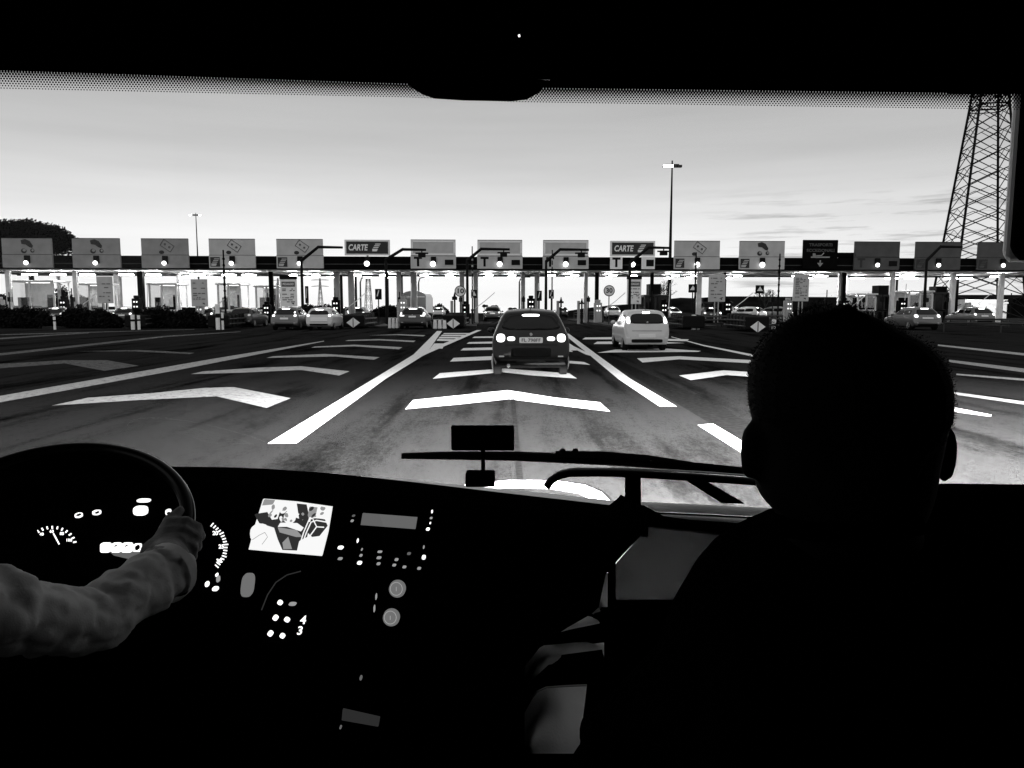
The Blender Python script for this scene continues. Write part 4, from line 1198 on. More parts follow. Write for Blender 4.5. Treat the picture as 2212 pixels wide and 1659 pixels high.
stone_pine(1073, 665, 300, 2.8, 1.5, 'wider umbrella pine, middle one of three beyond the gate', 2200, .2, 5, 'umbrella pines beyond the gate')
stone_pine(1108, 668, 300, 2.4, 1.0, 'umbrella pine half hidden by the black car roof, right one of three', 1800, .2, 6, 'umbrella pines beyond the gate')
def bush(u, v, Y, rx, rz, label, n, s=.12, group='dark bushes before the toll booths', name='bush'):
    p = P(u, v, Y); z0 = gz(Y); rnd = random.Random(int(u * 7 + v))
    t = empty(name, (p.x, Y, z0), 0, label, 'bush', group)
    b = MB()
    for i in range(7):
        xx_ = (-.6 + .2 * i); hh_ = math.sqrt(1 - (xx_ / .72) ** 2) * rnd.uniform(.8, 1.05); leaves(b, (xx_ * rx, rnd.uniform(-.4, .4), rz * .42 * hh_), rx * .34, .6, rz * .46 * hh_, n // 7, s, rnd, 0, .2)
    b.build('foliage', M['leaf'], t)
    b = MB()
    for k in range(5): b.tube([(rnd.uniform(-.2, .2) * rx, 0, 0), (rnd.uniform(-.6, .6) * rx, rnd.uniform(-.2, .2), rz * .7)], [.05, .02], 5)
    b.build('stems', M['bark'], t)
for (u, w, h, lb) in ((-10, 2.0, 2.2, 'dark bush cut by the left edge of the windscreen view'), (65, 2.4, 2.0, 'broad dark bush below the leftmost booth'), (172, 1.6, 1.9, 'dark bush below the second booth from the left'), (222, 1.5, 1.8, 'dark bush below the notice board at the second booth'),
                      (350, 2.4, 1.9, 'long dark bush below the third booth from the left'), (405, 1.6, 1.8, 'dark bush left of the plain grey notice board')):
    bush(u, 690, 53.5, w, h, lb, 5200)
for (u, Y, w, h, lb) in ((140, 88, 1.7, 5.2, 'tall dark shrub between the first two lit booths from the left'), (176, 92, 1.3, 3.9, 'dark rounded shrub seen through the second booth from the left'), (8, 88, 1.6, 4.2, 'dark shrub at the left edge behind the first column')):
    bush(u, 680, Y, w, h, lb, 4200, .14, 'tall shrubs behind the left booths')
for (u, Y, w, h, lb) in ((668, 130, 3.2, 2.6, 'ragged dark treetops left of the paired pale columns'), (706, 140, 4.0, 2.9, 'ragged dark conifers between the white car and the pale column'), (838, 120, 3.4, 2.6, 'dark rounded bush behind the thin dark column'), (948, 150, 2.4, 3.0, 'small dark bush beside the gore gate')):
    bush(u, 680, Y, w, h, lb, 2600, .2, 'dark scrub beyond the gates')

def bare_tree(u, v, Y, h, label, seed):
    p = P(u, v, Y); z0 = gz(Y); rnd = random.Random(seed)
    t = empty('bare_tree', (p.x, Y, z0), 0, label, 'tree')
    b = MB(); tw = MB()
    def grow(q, d, L, r, dep):
        e = q + d * L
        (b if dep > 2 else tw).tube([q, e], [r, r * .7], 5, cap=False)
        if dep == 0: return
        for _ in range(3 if dep < 4 else 4):
            nd = (d + Vector((rnd.gauss(0, .45), rnd.gauss(0, .3), rnd.gauss(.05, .3)))).normalized()
            grow(e, nd, L * rnd.uniform(.6, .85), r * .6, dep - 1)
    grow(Vector((0, 0, 0)), Vector((0, 0, 1)), h * .28, h * .025, 5)
    b.build('trunk', M['bark'], t); tw.build('crown', M['bark'], t)
bare_tree(1654, 640, 115, 5.2, 'leafless round tree against the sky between the two pale notice boards', 11)
bare_tree(1440, 640, 112, 6.0, 'thin leafless tree just left of the light mast foot', 5)

def ridge(name, pts, Y, dy, m, kind='structure'):
    b = MB(); n = len(pts)
    vs = []
    for (u, v) in pts:
        p = P(u, v, Y); vs += [(p.x, Y - dy, gz(Y - dy) - .3), (p.x, Y, p.z), (p.x, Y + dy * 1.5, gz(Y + dy * 1.5) - .3)]
    fs = []
    for i in range(n - 1):
        a = i * 3; c = (i + 1) * 3
        fs += [(a, c, c + 1, a + 1), (a + 1, c + 1, c + 2, a + 2)]
    b.add(vs, fs)
    return tag(b.build(name, m), kind=kind)
ridge('embankment', [(1195, 678), (1230, 671), (1262, 666), (1314, 660), (1390, 655), (1450, 645), (1470, 643), (1500, 644), (1560, 640), (1600, 640), (1700, 641), (1850, 642), (2000, 644), (2100, 640), (2400, 640)], 130, 14, M['hill'])
ridge('hills', [(-300, 655), (0, 660), (200, 662), (420, 664), (520, 663), (600, 668), (660, 670), (760, 671), (900, 673)], 240, 30, M['hill'])

def building(u0, u1, v0, Y, d, label, wall, roof, name='building', over=.4):
    k = Y / FOC; p = P((u0 + u1) / 2, v0, Y); hw = (u1 - u0) / 2 * k; z0 = gz(Y); h = p.z - z0
    t = empty(name, (p.x, Y, z0), 0, label, 'building')
    b = MB(); b.box(-hw, 0, 0, hw, d, h - .5); b.build('wall', M[wall], t)
    b = MB(); b.box(-hw - over, -over, h - .5, hw + over, d + over, h); b.build('roof', M[roof], t)
    b = MB(); b.box(hw * .55, -.06, 0, hw * .8, -.003, min(2.2, h * .6)); b.build('door', M['fascia'], t)
    b = MB(); b.box(-.04, -.05, .3, .04, -.003, h - .8); b.box(-hw * .8, -.05, h * .6, -hw * .3, -.003, h * .75); b.build('wall_seams', M['fascia'], t)
building(2086, 2176, 647, 88, 8, 'small white floodlit building behind the gravel heap at the right', 'lit_white', 'lit_white', over=.1)
building(1990, 2400, 637, 104, 8, 'long low dark building under the foot of the pylon', 'fascia', 'black')
# floodlight on that white building
t = empty('wall_floodlight', (P(2130, 640, 84).x, 82, 0), 0, 'floodlight on a short pole lighting the white building and gravel heap', 'lamp')
b = MB(); b.tube([(0, 0, 0), (0, 0, 4.2)], .06, 6); b.build('post', M['black'], t)
b = MB(); b.box(-.3, -.1, 4.2, .3, .2, 4.45); b.build('lamp_head', M['black'], t)
ld = bpy.data.lights.new('flood', 'SPOT'); ld.energy = 2500; ld.spot_size = R(110); ld.shadow_soft_size = .2
lo = bpy.data.objects.new('flood_beam', ld); C.objects.link(lo); lo.parent = t; lo.location = (0, .4, 4.2); lo.rotation_euler = (R(50), 0, 0)

rnd = random.Random(2)
b = MB(); vs = []; fs = []
nu, nv = 22, 9
p = P(2098, 690, 84)
for j in range(nv + 1):
    for i in range(nu):
        a = 2 * math.pi * i / nu; r = j / nv
        hgt = 1.9 * (1 - r ** 1.4) + rnd.uniform(-.05, .05)
        vs.append((math.cos(a) * r * 3.1, math.sin(a) * r * 2.2, max(0, hgt)))
fs = [(j * nu + i, j * nu + (i + 1) % nu, (j + 1) * nu + (i + 1) % nu, (j + 1) * nu + i) for j in range(nv) for i in range(nu)]
b.add(vs, fs)
tag(fix(b.build('gravel_heap', M['heap'], None, (p.x, 84, 0), smooth=True)), 'heap of gravel in front of the white building at the right', 'gravel heap')

for (u, v, Y, r_, lb) in ((482, 540, 59, .09, 'dark vertical pole crossing the fourth lane sign from the left'), (1020, 532, 60, .06, 'thin chequered dark pole just left of the sign above the black car'), (1193, 540, 60, .06, 'thin dark pole crossing the third empty T sign'),
                      (1504, 545, 60, .08, 'dark pole crossing the signal of the banknote sign beside the light mast'), (1685, 548, 60, .08, 'dark pole crossing the right edge of the hand sign by the tall dark sign')):
    p = P(u, v, Y)
    t = empty('dark_pole', (p.x, Y, 0), 0, lb, 'pole')
    b = MB(); b.tube([(0, 0, 0), (0, 0, p.z * .6), (0, 0, p.z)], [r_, r_ * .8, r_ * .7], 8); b.build('pole', M['black'], t)
    b = MB()
    for k in range(7): b.tube([(0, 0, 2.2 + k * .5), (0, 0, 2.35 + k * .5)], r_ * 1.15, 8)
    b.build('pale_rings' if r_ < .07 else 'dark_rings', M['sign' if r_ < .07 else 'fascia'], t)
for (u, Y, pt, lb) in ((112, 61, 'car_dark', 'dark car glimpsed over the hedge between the first two booths from the left'), (262, 62, 'car_dark', 'dark car behind the hedge just left of the dark column on the left'), (438, 63, 'car_dark', 'dark car under the plain grey notice board'),
                       (2128, 58, 'car_grey', 'grey car at the right edge in front of the gravel heap'), (738, 84, 'car_grey', 'small grey car beyond the columns right of the white glowing one'), (946, 112, 'car_white', 'tiny pale car far beyond the gate left of the gore tip'), (1326, 92, 'car_white', 'small pale car beyond the rails under the 30 sign'),
                       (1214, 104, 'car_dark', 'tiny dark car just right of the roof of the black hatchback'), (1540, 68, 'car_dark', 'dark car at the gate behind the low dim booth')):
    p = P(u, 690, Y)
    make_car('hatchback_car', lb, pt, (p.x, Y, gz(Y)), h=1.46, w=.86, lamps=((.62, .8, .86, 1.02, 2.4, 0),), hi=(-.24, .24, 1.36))
# light poles with curved tops beyond
for (u, v, Y, lb) in ((778, 598, 80, 'thin curved lamp post beyond the paired columns left of the left CARTE lane'), (904, 598, 80, 'thin curved lamp post right of the column beside the box truck'), (1122, 598, 82, 'thin curved lamp post between the two columns above the black car')):
    p = P(u, v, Y)
    t = empty('lamp_post', (p.x, Y, 0), 0, lb, 'lamp post')
    b = MB(); b.tube([(0, 0, 0), (0, 0, p.z - .6), (.15, 0, p.z - .15), (.7, 0, p.z)], [.10, .08, .06, .05], 6); b.build('pole', M['steel'], t)
    b = MB(); b.box(.6, -.1, p.z - .08, 1.2, .1, p.z + .05); b.build('lamp_head', M['steel'], t)

# ------------------------------------------------------------------ the bus cab
BUS = empty('bus', (0, 0, 0), 0, 'dark cab of the bus around the viewer, dashboard, windscreen and steering wheel', 'bus')
YW = 1.46
def top_edge(u):
    T = [(-500, 1000), (200, 1003), (370, 1008), (500, 1009), (600, 1014), (700, 1021), (800, 1031), (900, 1042), (1000, 1054), (1100, 1066), (1250, 1083), (1400, 1101), (1700, 1140)]
    for (a, va), (c, vc) in zip(T, T[1:]):
        if u <= c: return va + (vc - va) * (u - a) / (c - a)
    return 1140
RB = [(1400, 1101), (1400, 1140), (1330, 1215), (1310, 1235), (1292, 1318), (1215, 1362), (1170, 1394), (1133, 1440), (1133, 1720)]
def rb(v):
    for (a, va), (c, vc) in zip(RB, RB[1:]):
        if v <= vc: return a + (c - a) * (v - va) / (vc - va)
    return 1133
def dY(t):
    return 1.43 - .13 * min(1, t / .05) - .24 * t
def D(u, v, off=0.0):
    t = max(0, (v - top_edge(u)) / (1720 - top_edge(u)))
    return P(u, v, dY(t) - off)
b = MB()
nu, nv = 48, 44
vs = []
for j in range(nv + 1):
    vR = 1101 + 619 * (j / nv)
    uR = rb(vR)
    tR = (vR - top_edge(uR)) / (1720 - top_edge(uR)); tL = j / nv
    for i in range(nu + 1):
        s = i / nu
        u = -600 + (uR + 600) * s
        tt = tL + (tR - tL) * s
        v = top_edge(u) + tt * (1720 - top_edge(u))
        vs.append(P(u, v, dY(tt)))
n = nu + 1
fs = [(j * n + i, (j + 1) * n + i, (j + 1) * n + i + 1, j * n + i + 1) for j in range(nv) for i in range(nu)]
k = len(vs)
for j in range(nv + 1):                    # return wall on the passenger side
    q = vs[j * n + nu]; vs.append(Vector((q.x - .02, 1.50, q.z)))
for j in range(nv):
    fs.append((j * n + nu, (j + 1) * n + nu, k + j + 1, k + j))
k2 = len(vs)
for i in range(nu + 1):                    # back edge down behind the windscreen base
    q = vs[i]; vs.append(Vector((q.x * 1.04, 1.50, q.z - .03)))
for i in range(nu):
    fs.append((i, i + 1, k2 + i + 1, k2 + i))
b.add(vs, fs)
b.build('dashboard', M['dash'], BUS, smooth=False)

b = MB()
BH = [(-500, 1060), (-300, 1040), (-120, 1016), (0, 997), (60, 984), (130, 974), (220, 971), (300, 980), (350, 1000), (385, 1030)]
vs = []
for (u, v) in BH:
    vs += [P(u, max(v, 1030), 1.375), P(u, v + 1.5, 1.375), P(u, v, 1.41), P(u, max(v, 1030), 1.42)]
fs = []
for i in range(len(BH) - 1):
    a = i * 4; fs += [(a, a + 1, a + 5, a + 4), (a + 1, a + 2, a + 6, a + 5), (a + 2, a + 3, a + 7, a + 6)]
b.add(vs, fs)
b.build('instrument_hood', M['dash'], BUS)
# roof, header, shell
b = MB()
HE = [(-700, 126), (0, 152), (875, 181), (1175, 190), (2212, 203), (2900, 212)]
for (u0, v0), (u1, v1) in zip(HE, HE[1:]):
    a, c = P(u0, v0, YW - .01), P(u1, v1, YW - .01)
    prof = [(0, 0), (.0, .02), (-.12, .20), (-.5, .42), (-.7, .46)]
    for (y0, z0), (y1, z1) in zip(prof, prof[1:]):
        b.add([(a.x, a.y + y0, a.z + z0), (c.x, c.y + y0, c.z + z0), (c.x, c.y + y1, c.z + z1), (a.x, a.y + y1, a.z + z1)], [(0, 1, 2, 3)])
    b.add([(a.x, a.y, a.z), (c.x, c.y, c.z), (c.x, c.y + .12, c.z + .06), (a.x, a.y + .12, a.z + .06)], [(0, 1, 2, 3)])
    b.add([(a.x, a.y + .12, a.z + .06), (c.x, c.y + .12, c.z + .06), (c.x, c.y + .12, c.z + .6), (a.x, a.y + .12, a.z + .6)], [(0, 1, 2, 3)])
b.build('header_panel', M['cabin'], BUS)
b = MB()
b.box(-1.45, -3, 2.45, 1.75, 1.6, 2.55)
b.build('roof', M['cabin'], BUS)
b = MB()
b.box(-1.45, -3, .35, 1.75, 1.35, .40)
b.build('floor', M['cabin'], BUS)
b = MB()
b.box(-1.45, -3.0, .4, 1.75, -2.95, 2.45)
b.build('rear_partition', M['cabin'], BUS)
for x, nm in ((-1.45, 'left'), (1.70, 'right')):
    b = MB()
    y_ = -.3
    if x < 0:
        b.box(x, -2.95, .41, x + .05, 1.35, 1.60); b.box(x, -2.95, 1.60, x + .05, y_, 2.44); b.box(x, 1.2, 1.60, x + .05, 1.5, 2.44)
        wb = (y_, 1.60, 1.2, 2.44)
    else:
        b.box(x, -2.95, .41, x + .05, .7, 2.44); b.box(x, .7, 1.62, x + .05, 1.5, 2.44)
        wb = (.7, .41, 1.35, 1.62)
    b.build('side_wall', M['cabin'], BUS)
    b = MB(); b.box(x + .02, wb[0], wb[1], x + .03, wb[2], wb[3]); b.build('side_window', M['glass'], BUS)
b = MB()
a, c, d_, e = P(-700, 120, YW + .02), P(2800, 200, YW + .02), P(2800, 1150, YW + .02), P(-700, 1020, YW + .02)
b.add([a, c, d_, e], [(0, 1, 2, 3)])
b.build('windscreen', M['glass'], BUS)
# printed dots along the top of the windscreen
FB = [(-60, 187), (0, 192), (880, 211), (1106, 221), (2212, 238), (2300, 239)]
def lin(T, u):
    for (a, va), (c, vc) in zip(T, T[1:]):
        if u <= c: return va + (vc - va) * (u - a) / (c - a)
    return T[-1][1]
b = MB()
rows = 8
for r in range(rows):
    f = r / (rows - 1)
    u = -20 + (3.2 if r % 2 else 0)
    while u < 2215:
        va, vb = lin(HE, u) + 2.0, lin(FB, u) - 2
        v = va + (vb - va) * f
        rad = (3.0 - 1.5 * f) * YW / FOC
        q = P(u, v, YW + .012)
        k = len(b.v)
        for a in range(8):
            an = a * math.pi / 4
            b.v.append((q.x + rad * math.cos(an), q.y, q.z + rad * math.sin(an)))
        b.f.append(tuple(range(k, k + 8)))
        u += 6.4
b.build('frit_dots', M['rubber'], BUS)

def plate(pts, Y, th, nm, m, par=BUS, bev=0.0, flare=False):
    """outline measured in the photo, set at distance Y with thickness th"""
    q = [P(u, v, Y) for u, v in pts]
    n = len(q)
    b = MB()
    bk = [P(u, v, Y + th) for u, v in pts] if flare else [Vector((x.x, x.y + th, x.z)) for x in q]
    b.add([tuple(x) for x in q] + [tuple(x) for x in bk], [tuple(range(n)), tuple(range(2 * n - 1, n - 1, -1))] + [(i, i + n, (i + 1) % n + n, (i + 1) % n) for i in range(n)])
    o = fix(b.build(nm, M[m], par))
    if bev: bevel(o, bev, 3)
    return o
# interior mirror housing hanging from the header
plate([(874, 170), (890, 190), (912, 204), (938, 213), (1000, 217), (1105, 219), (1138, 215), (1160, 203), (1178, 182), (1190, 150), (1188, 105), (1165, 70), (1120, 46), (985, 42), (930, 60), (895, 110)], 1.22, .07, 'mirror_housing', 'cabin', bev=.012, flare=True)
plate([(1040, 70), (1042, 69), (1046, 200), (1043, 201)], 1.205, .004, 'mirror_seam', 'dash')
plate([(1152, 118), (1176, 118), (1188, 172), (1150, 170)], 1.21, .004, 'sensor_window', 'gloss_black')
plate([(1119, 75), (1123, 74), (1124, 78), (1120, 79)], 1.20, .003, 'pilot_light', 'ui')
# outside mirror hanging at the right
ms = plate([(2193, 150), (2167, 530), (2164, 556), (2180, 566), (2400, 572), (2400, 150)], 2.15, .10, 'outside_mirror_shell', 'sign', bev=.02, flare=True)
plate([(2210, 150), (2182, 530), (2185, 551), (2202, 562), (2420, 568), (2420, 150)], 1.95, .19, 'outside_mirror', 'cabin', bev=.03, flare=True)
plate([(2216, 60), (2240, 60), (2270, 160), (2230, 160)], 1.98, .05, 'mirror_bracket', 'cabin')

# windscreen base, ledges, door zone
def ledge(pts, r, nm, m, Y=1.40, par=BUS, n=10, squash=None):
    b = MB(); b.tube([P(u, v, Y) for u, v in pts], r, n)
    return b.build(nm, M[m], par, smooth=True)
cw = MB()
U = [780, 900, 1000, 1100, 1200, 1300, 1400]
TH = [.5, 3, 6, 9, 10, 10, 12]
vs = []
for u, t_ in zip(U, TH):
    vs += [P(u, top_edge(u) - t_, 1.66), P(u, top_edge(u) + 4, 1.54), P(u, top_edge(u) + 60, 1.58)]
fs = []
for i in range(len(U) - 1):
    a, c = i * 3, i * 3 + 3
    fs += [(a, a + 1, c + 1, c), (a + 1, a + 2, c + 2, c + 1)]
cw.add(vs, fs); cw.build('windscreen_cowl', M['white'], BUS)
plate([(1330, 1092), (1396, 1100), (1440, 1124), (1500, 1132), (1760, 1152), (1760, 1176), (1575, 1158), (1400, 1140), (1330, 1150)], 1.44, .03, 'lower_crossbar', 'dash')
ledge([(1386, 1094), (1500, 1099), (1760, 1112)], .0105, 'windscreen_ledge', 'white', 1.64)
ledge([(1420, 1116), (1550, 1124), (1760, 1138)], .0085, 'windscreen_ledge', 'trim_light', 1.60)
ledge([(1386, 1107), (1500, 1112), (1760, 1126)], .0022, 'windscreen_seal', 'rubber', 1.53)
ledge([(1404, 1139), (1490, 1148), (1580, 1158)], .0012, 'door_glass_edge', 'trim_light', 1.40)
# grab rail on the passenger side
ledge([(1180, 1052), (1190, 1038), (1208, 1027), (1230, 1022), (1290, 1021), (1360, 1023), (1500, 1031), (1760, 1050)], .0082, 'grab_rail', 'gloss_black', 1.50, n=14)
ledge([(1195, 1026), (1213, 1017), (1240, 1012), (1360, 1012.5), (1500, 1019), (1640, 1029), (1760, 1038)], .0022, 'grab_rail_highlight', 'white', 1.52)  # white tube added as the sky highlight above the rail
plate([(1354, 1024), (1385, 1026), (1386, 1092), (1396, 1106), (1396, 1120), (1342, 1112), (1342, 1100), (1354, 1088)], 1.49, .03, 'rail_post', 'cabin', bev=.004)
plate([(1472, 1032), (1515, 1034), (1610, 1089), (1560, 1088)], 1.50, .02, 'rail_strut', 'cabin', bev=.003)
# wiper
b = MB(); b.tube([P(u, v, 1.58) for u, v in ((868, 985), (960, 984), (1100, 985), (1300, 993), (1480, 1007), (1760, 1034))], [.0066, .009, .0105, .012, .0095, .006], 8)
w_ = b.build('wiper', M['rubber'], BUS)
b = MB(); b.tube([P(u, v, 1.57) for u, v in ((1200, 981), (1300, 982), (1400, 989), (1500, 1004), (1760, 1030))], [.008, .008, .007, .006, .006], 6); b.ball(P(1215, 975, 1.56), .007, nu=10, nv=6); b.ball(P(1243, 975, 1.56), .007, nu=10, nv=6)
b.build('wiper_arm', M['rubber'], w_)
# door glass and step well panels at the lower right
plate([(1402, 1139), (1760, 1172), (1760, 1345), (1448, 1334), (1328, 1336), (1328, 1224)], 1.38, .006, 'door_glass', 'glass_tint')
plate([(1306, 1230), (1330, 1205), (1330, 1345), (1317, 1345), (1317, 1240)], 1.36, .03, 'door_frame', 'cabin')
plate([(1180, 1338), (1500, 1330), (1760, 1340), (1760, 1400), (1303, 1388), (1180, 1400)], 1.33, .05, 'door_sill', 'cabin')
def curved(pts_top, pts_bot, Y0, bulge, nm, m):
    b = MB(); n = len(pts_top); rows = 7; vs = []
    for j in range(rows + 1):
        f = j / rows
        for a, c in zip(pts_top, pts_bot):
            u = a[0] + (c[0] - a[0]) * f; v = a[1] + (c[1] - a[1]) * f
            vs.append(P(u, v, Y0 + bulge * (1 - f) ** 2 + .14 * (u - 1250) / 170 + .05 * ((u - 1225) / 90) ** 2))
    fs = [(j * n + i, (j + 1) * n + i, (j + 1) * n + i + 1, j * n + i + 1) for j in range(rows) for i in range(n - 1)]
    b.add(vs, fs)
    return b.build(nm, M[m], BUS, smooth=True)
curved([(1290, 1262), (1300, 1250), (1317, 1232)], [(1280, 1330), (1300, 1330), (1317, 1338)], 1.30, .06, 'step_panel', 'panel_grey')
curved([(1220, 1334), (1240, 1327), (1280, 1320), (1317, 1314)], [(1208, 1366), (1240, 1358), (1280, 1350), (1317, 1342)], 1.26, .10, 'step_panel', 'panel_grey')
curved([(1133, 1440), (1150, 1408), (1175, 1394), (1240, 1388), (1305, 1384)], [(1133, 1495), (1150, 1468), (1185, 1436), (1250, 1425), (1305, 1420)], 1.22, .08, 'step_panel', 'panel_grey')
curved([(1133, 1540), (1155, 1500), (1180, 1485), (1220, 1482), (1268, 1480)], [(1133, 1628), (1160, 1628), (1190, 1628), (1220, 1628), (1250, 1628)], 1.15, .12, 'step_panel', 'panel_grey')
ledge([(1150, 1506), (1160, 1494), (1180, 1485), (1220, 1482), (1268, 1480)], .0016, 'panel_highlight', 'trim_light', 1.16)  # pale tube added to lighten the panel's top edge
ledge([(1238, 1329), (1268, 1324), (1296, 1316)], .004, 'panel_highlight', 'white', 1.28)  # same for the upper panel: highlight built as a white tube
plate([(1080, 1420), (1133, 1440), (1305, 1420), (1330, 1440), (1330, 1750), (1080, 1750)], 1.34, .03, 'step_wall', 'cabin')
plate([(1128, 1500), (1184, 1437), (1305, 1421), (1310, 1440), (1268, 1479), (1180, 1484), (1152, 1500), (1128, 1545)], 1.18, .03, 'step_edge', 'cabin')
# right window sill below the outside view
plate([(1980, 1070), (2030, 1064), (2500, 1069), (2500, 1800), (1980, 1800)], 1.30, .08, 'window_sill', 'dash', bev=.01)
plate([(1560, 1460), (2500, 1460), (2500, 1900), (1560, 1900)], .50, .10, 'seat_back', 'cabin', bev=.03)

# device on a stalk standing on the dashboard
dv = empty('dashboard_device', P(1040, 1052, 1.40), 0, 'black rectangular device on a thin stalk standing on the dashboard edge', 'device')
def rplate(u0, v0, u1, v1, Y, th, nm, m, par, base, bev=.003):
    a = P(u0, v0, Y) - base; c = P(u1, v1, Y) - base
    b = MB(); b.box(min(a.x, c.x), a.y, min(a.z, c.z), max(a.x, c.x), a.y + th, max(a.z, c.z))
    return bevel(b.build(nm, M[m], par), bev)
bs = dv.location.copy()
rplate(974, 920, 1111, 974, 1.40, .012, 'screen_body', 'cabin', dv, bs)
rplate(1039, 970, 1048, 1026, 1.405, .008, 'stalk', 'cabin', dv, bs, .001)
rplate(1005, 1022, 1069, 1053, 1.39, .03, 'foot', 'cabin', dv, bs)

# ---- dashboard instruments
def quad_on(pts, off, nm, m, par=BUS):
    b = MB(); q = [D(u, v, off) for u, v in pts]
    q2 = [x + Vector((0, .006, 0)) for x in q]; n = len(q)
    b.add([tuple(x) for x in q] + [tuple(x) for x in q2], [tuple(range(n)), tuple(range(2 * n - 1, n - 1, -1))] + [(i, i + n, (i + 1) % n + n, (i + 1) % n) for i in range(n)])
    return fix(b.build(nm, M[m], par))
def rr(u, v, a, c, n=14, sq=2.5, rot=0):
    out = []
    for k in range(n):
        t = 2 * math.pi * k / n; x = a * math.copysign(abs(math.cos(t)) ** (2 / sq), math.cos(t)); y = c * math.copysign(abs(math.sin(t)) ** (2 / sq), math.sin(t))
        out.append((u + x * math.cos(rot) - y * math.sin(rot), v + x * math.sin(rot) + y * math.cos(rot)))
    return out
def text_on(txt, u, v, size, m, par, off=.012, bold=0.0, slant=0.0):
    vs, fs = text_mesh(txt, size, 'CENTER', bold)
    q = [D(u + x + y * slant, v - y, off) for x, y, z in vs]
    return MB().add([tuple(p) for p in q], fs).build('lettering', M[m], par)
# left dial
g1 = quad_on(rr(113, 1186, 62, 54, 28, 2), .006, 'speedometer', 'dash')
b = MB()
def tick(b, cu, cv, ru, rv, ang, l0, l1, w, off=.012):
    ca, sa = math.cos(ang), math.sin(ang)
    p = [D(cu + ru * l * ca + s * w * sa, cv - rv * l * sa + s * w * ca, off) for l, s in ((l0, -1), (l1, -1), (l1, 1), (l0, 1))]
    k = len(b.v); b.v += [tuple(x) for x in p]; b.f.append((k, k + 1, k + 2, k + 3))
for i in range(13):
    a = R(165 - i * 12.5)
    tick(b, 113, 1182, 54, 46, a, .86, 1.0, 1.7)
b.build('dial_ticks', M['ui'], g1)
for i, s in enumerate(('20', '40', '60', '80', '100')):
    a = R(158 - i * 33); text_on(s, 113 + 40 * math.cos(a), 1182 - 34 * math.sin(a), 9, 'ui', g1, bold=.3)
b = MB(); tick(b, 128, 1176, 30, 30, R(118), .0, .9, 1.6, .016); b.build('needle', M['ui'], g1)
# right dial
g2 = quad_on(rr(425, 1185, 72, 64, 28, 2), .006, 'rev_counter', 'dash')
b = MB()
for i in range(17):
    a = R(56 - i * 6.3); tick(b, 420, 1182, 70, 60, a, .90, 1.02 if i % 4 else 1.05, 1.4)
b.build('dial_ticks', M['ui'], g2)
for s, u, v in (('20', 465, 1152), ('25', 478, 1181), ('30', 473, 1212)):
    text_on(s, u, v, 12, 'ui', g2, bold=.4)
for (u, v, a, c, m) in ((168, 1114, 7, 5, 'ui'), (207, 1108, 8, 5, 'ui'), (302, 1104, 15, 10, 'ui'), (309, 1082, 14, 3.5, 'ui'), (362, 1107, 5, 6, 'ui'), (446, 1263, 3.5, 5, 'ui'), (464, 1273, 6, 4, 'ui'), (470, 1252, 3, 6, 'ui_dim'), (467, 1243, 2, 3, 'ui')):
    quad_on(rr(u, v, a, c, 14, 3.2), .008, 'warning_light', m)
for (u, v, a, c) in ((168, 1113, 3.5, 2), (208, 1108, 3, 2), (362, 1109, 2, 2)):
    quad_on(rr(u, v, a, c), .016, 'warning_light_symbol', 'cabin')
q = quad_on([(234, 1190), (300, 1190), (306, 1210), (280, 1208), (246, 1200)], .005, 'lower_display', 'display')
for i, (a, c) in enumerate(((216, 237), (240, 260), (262, 284), (287, 303))):
    m_ = quad_on(rr((a + c) / 2, 1184, (c - a) / 2, 10 if i < 3 else 8, 16, 6), .012, 'display_field', 'ui', q)
quad_on(rr(295, 1184, 3.5, 5), .020, 'display_symbol', 'cabin')
for u in (248, 271): quad_on(rr(u, 1180, 1.5, 1.2), .020, 'display_symbol', 'cabin')
quad_on([(x + (1265 - y) * .12, y) for x, y in rr(534, 1265, 13.5, 25, 24, 3.2)], .008, 'pale_switch', 'knob')
# centre screen showing a camera picture
sc = quad_on([(568, 1079), (640, 1085), (717, 1096), (708, 1150), (695, 1201), (600, 1193), (537, 1187), (552, 1130)], .006, 'centre_screen', 'scr_hi')
def sh(pts, m, off): return quad_on(pts, off, 'screen_image', m, sc)
sh([(550, 1112), (575, 1108), (585, 1125), (630, 1118), (668, 1130), (664, 1150), (656, 1190), (610, 1188), (600, 1165), (592, 1140), (560, 1130)], 'scr_lo', .012)
sh([(604, 1107), (622, 1106), (618, 1125), (598, 1126)], 'scr_lo', .013)
sh([(641, 1088), (660, 1090), (666, 1118), (658, 1150), (646, 1148), (646, 1120)], 'scr_lo', .012)
sh([(672, 1120), (700, 1124), (706, 1138), (690, 1158), (674, 1160), (664, 1150)], 'scr_lo', .013)
sh([(668, 1096), (684, 1098), (680, 1116), (664, 1118)], 'scr_mid', .012)
sh([(570, 1080), (592, 1082), (588, 1090), (566, 1092)], 'scr_mid', .012)
sh([(604, 1131), (640, 1132), (654, 1142), (650, 1148), (620, 1138), (600, 1138)], 'scr_hi', .018)
sh(rr(560, 1153, 20, 20, 18), 'scr_hi', .018)
sh(rr(625, 1118, 12, 13, 18), 'scr_hi', .019)
sh([(646, 1170), (666, 1160), (664, 1190), (640, 1196)], 'scr_hi', .018)
sh([(610, 1172), (622, 1160), (630, 1186), (612, 1186)], 'scr_mid', .0135)
rs = random.Random(5)
for _ in range(34):
    uu = rs.uniform(574, 700); vv = 1086 + (uu - 568) * .10 + rs.uniform(0, 34)
    if uu > 672 and vv > 1118: continue
    sh(rr(uu, vv, rs.uniform(1.5, 6), rs.uniform(1.2, 4), 9, 2, rs.uniform(0, 3)), rs.choice(('scr_lo', 'scr_mid', 'scr_mid', 'scr_hi')), .0205)
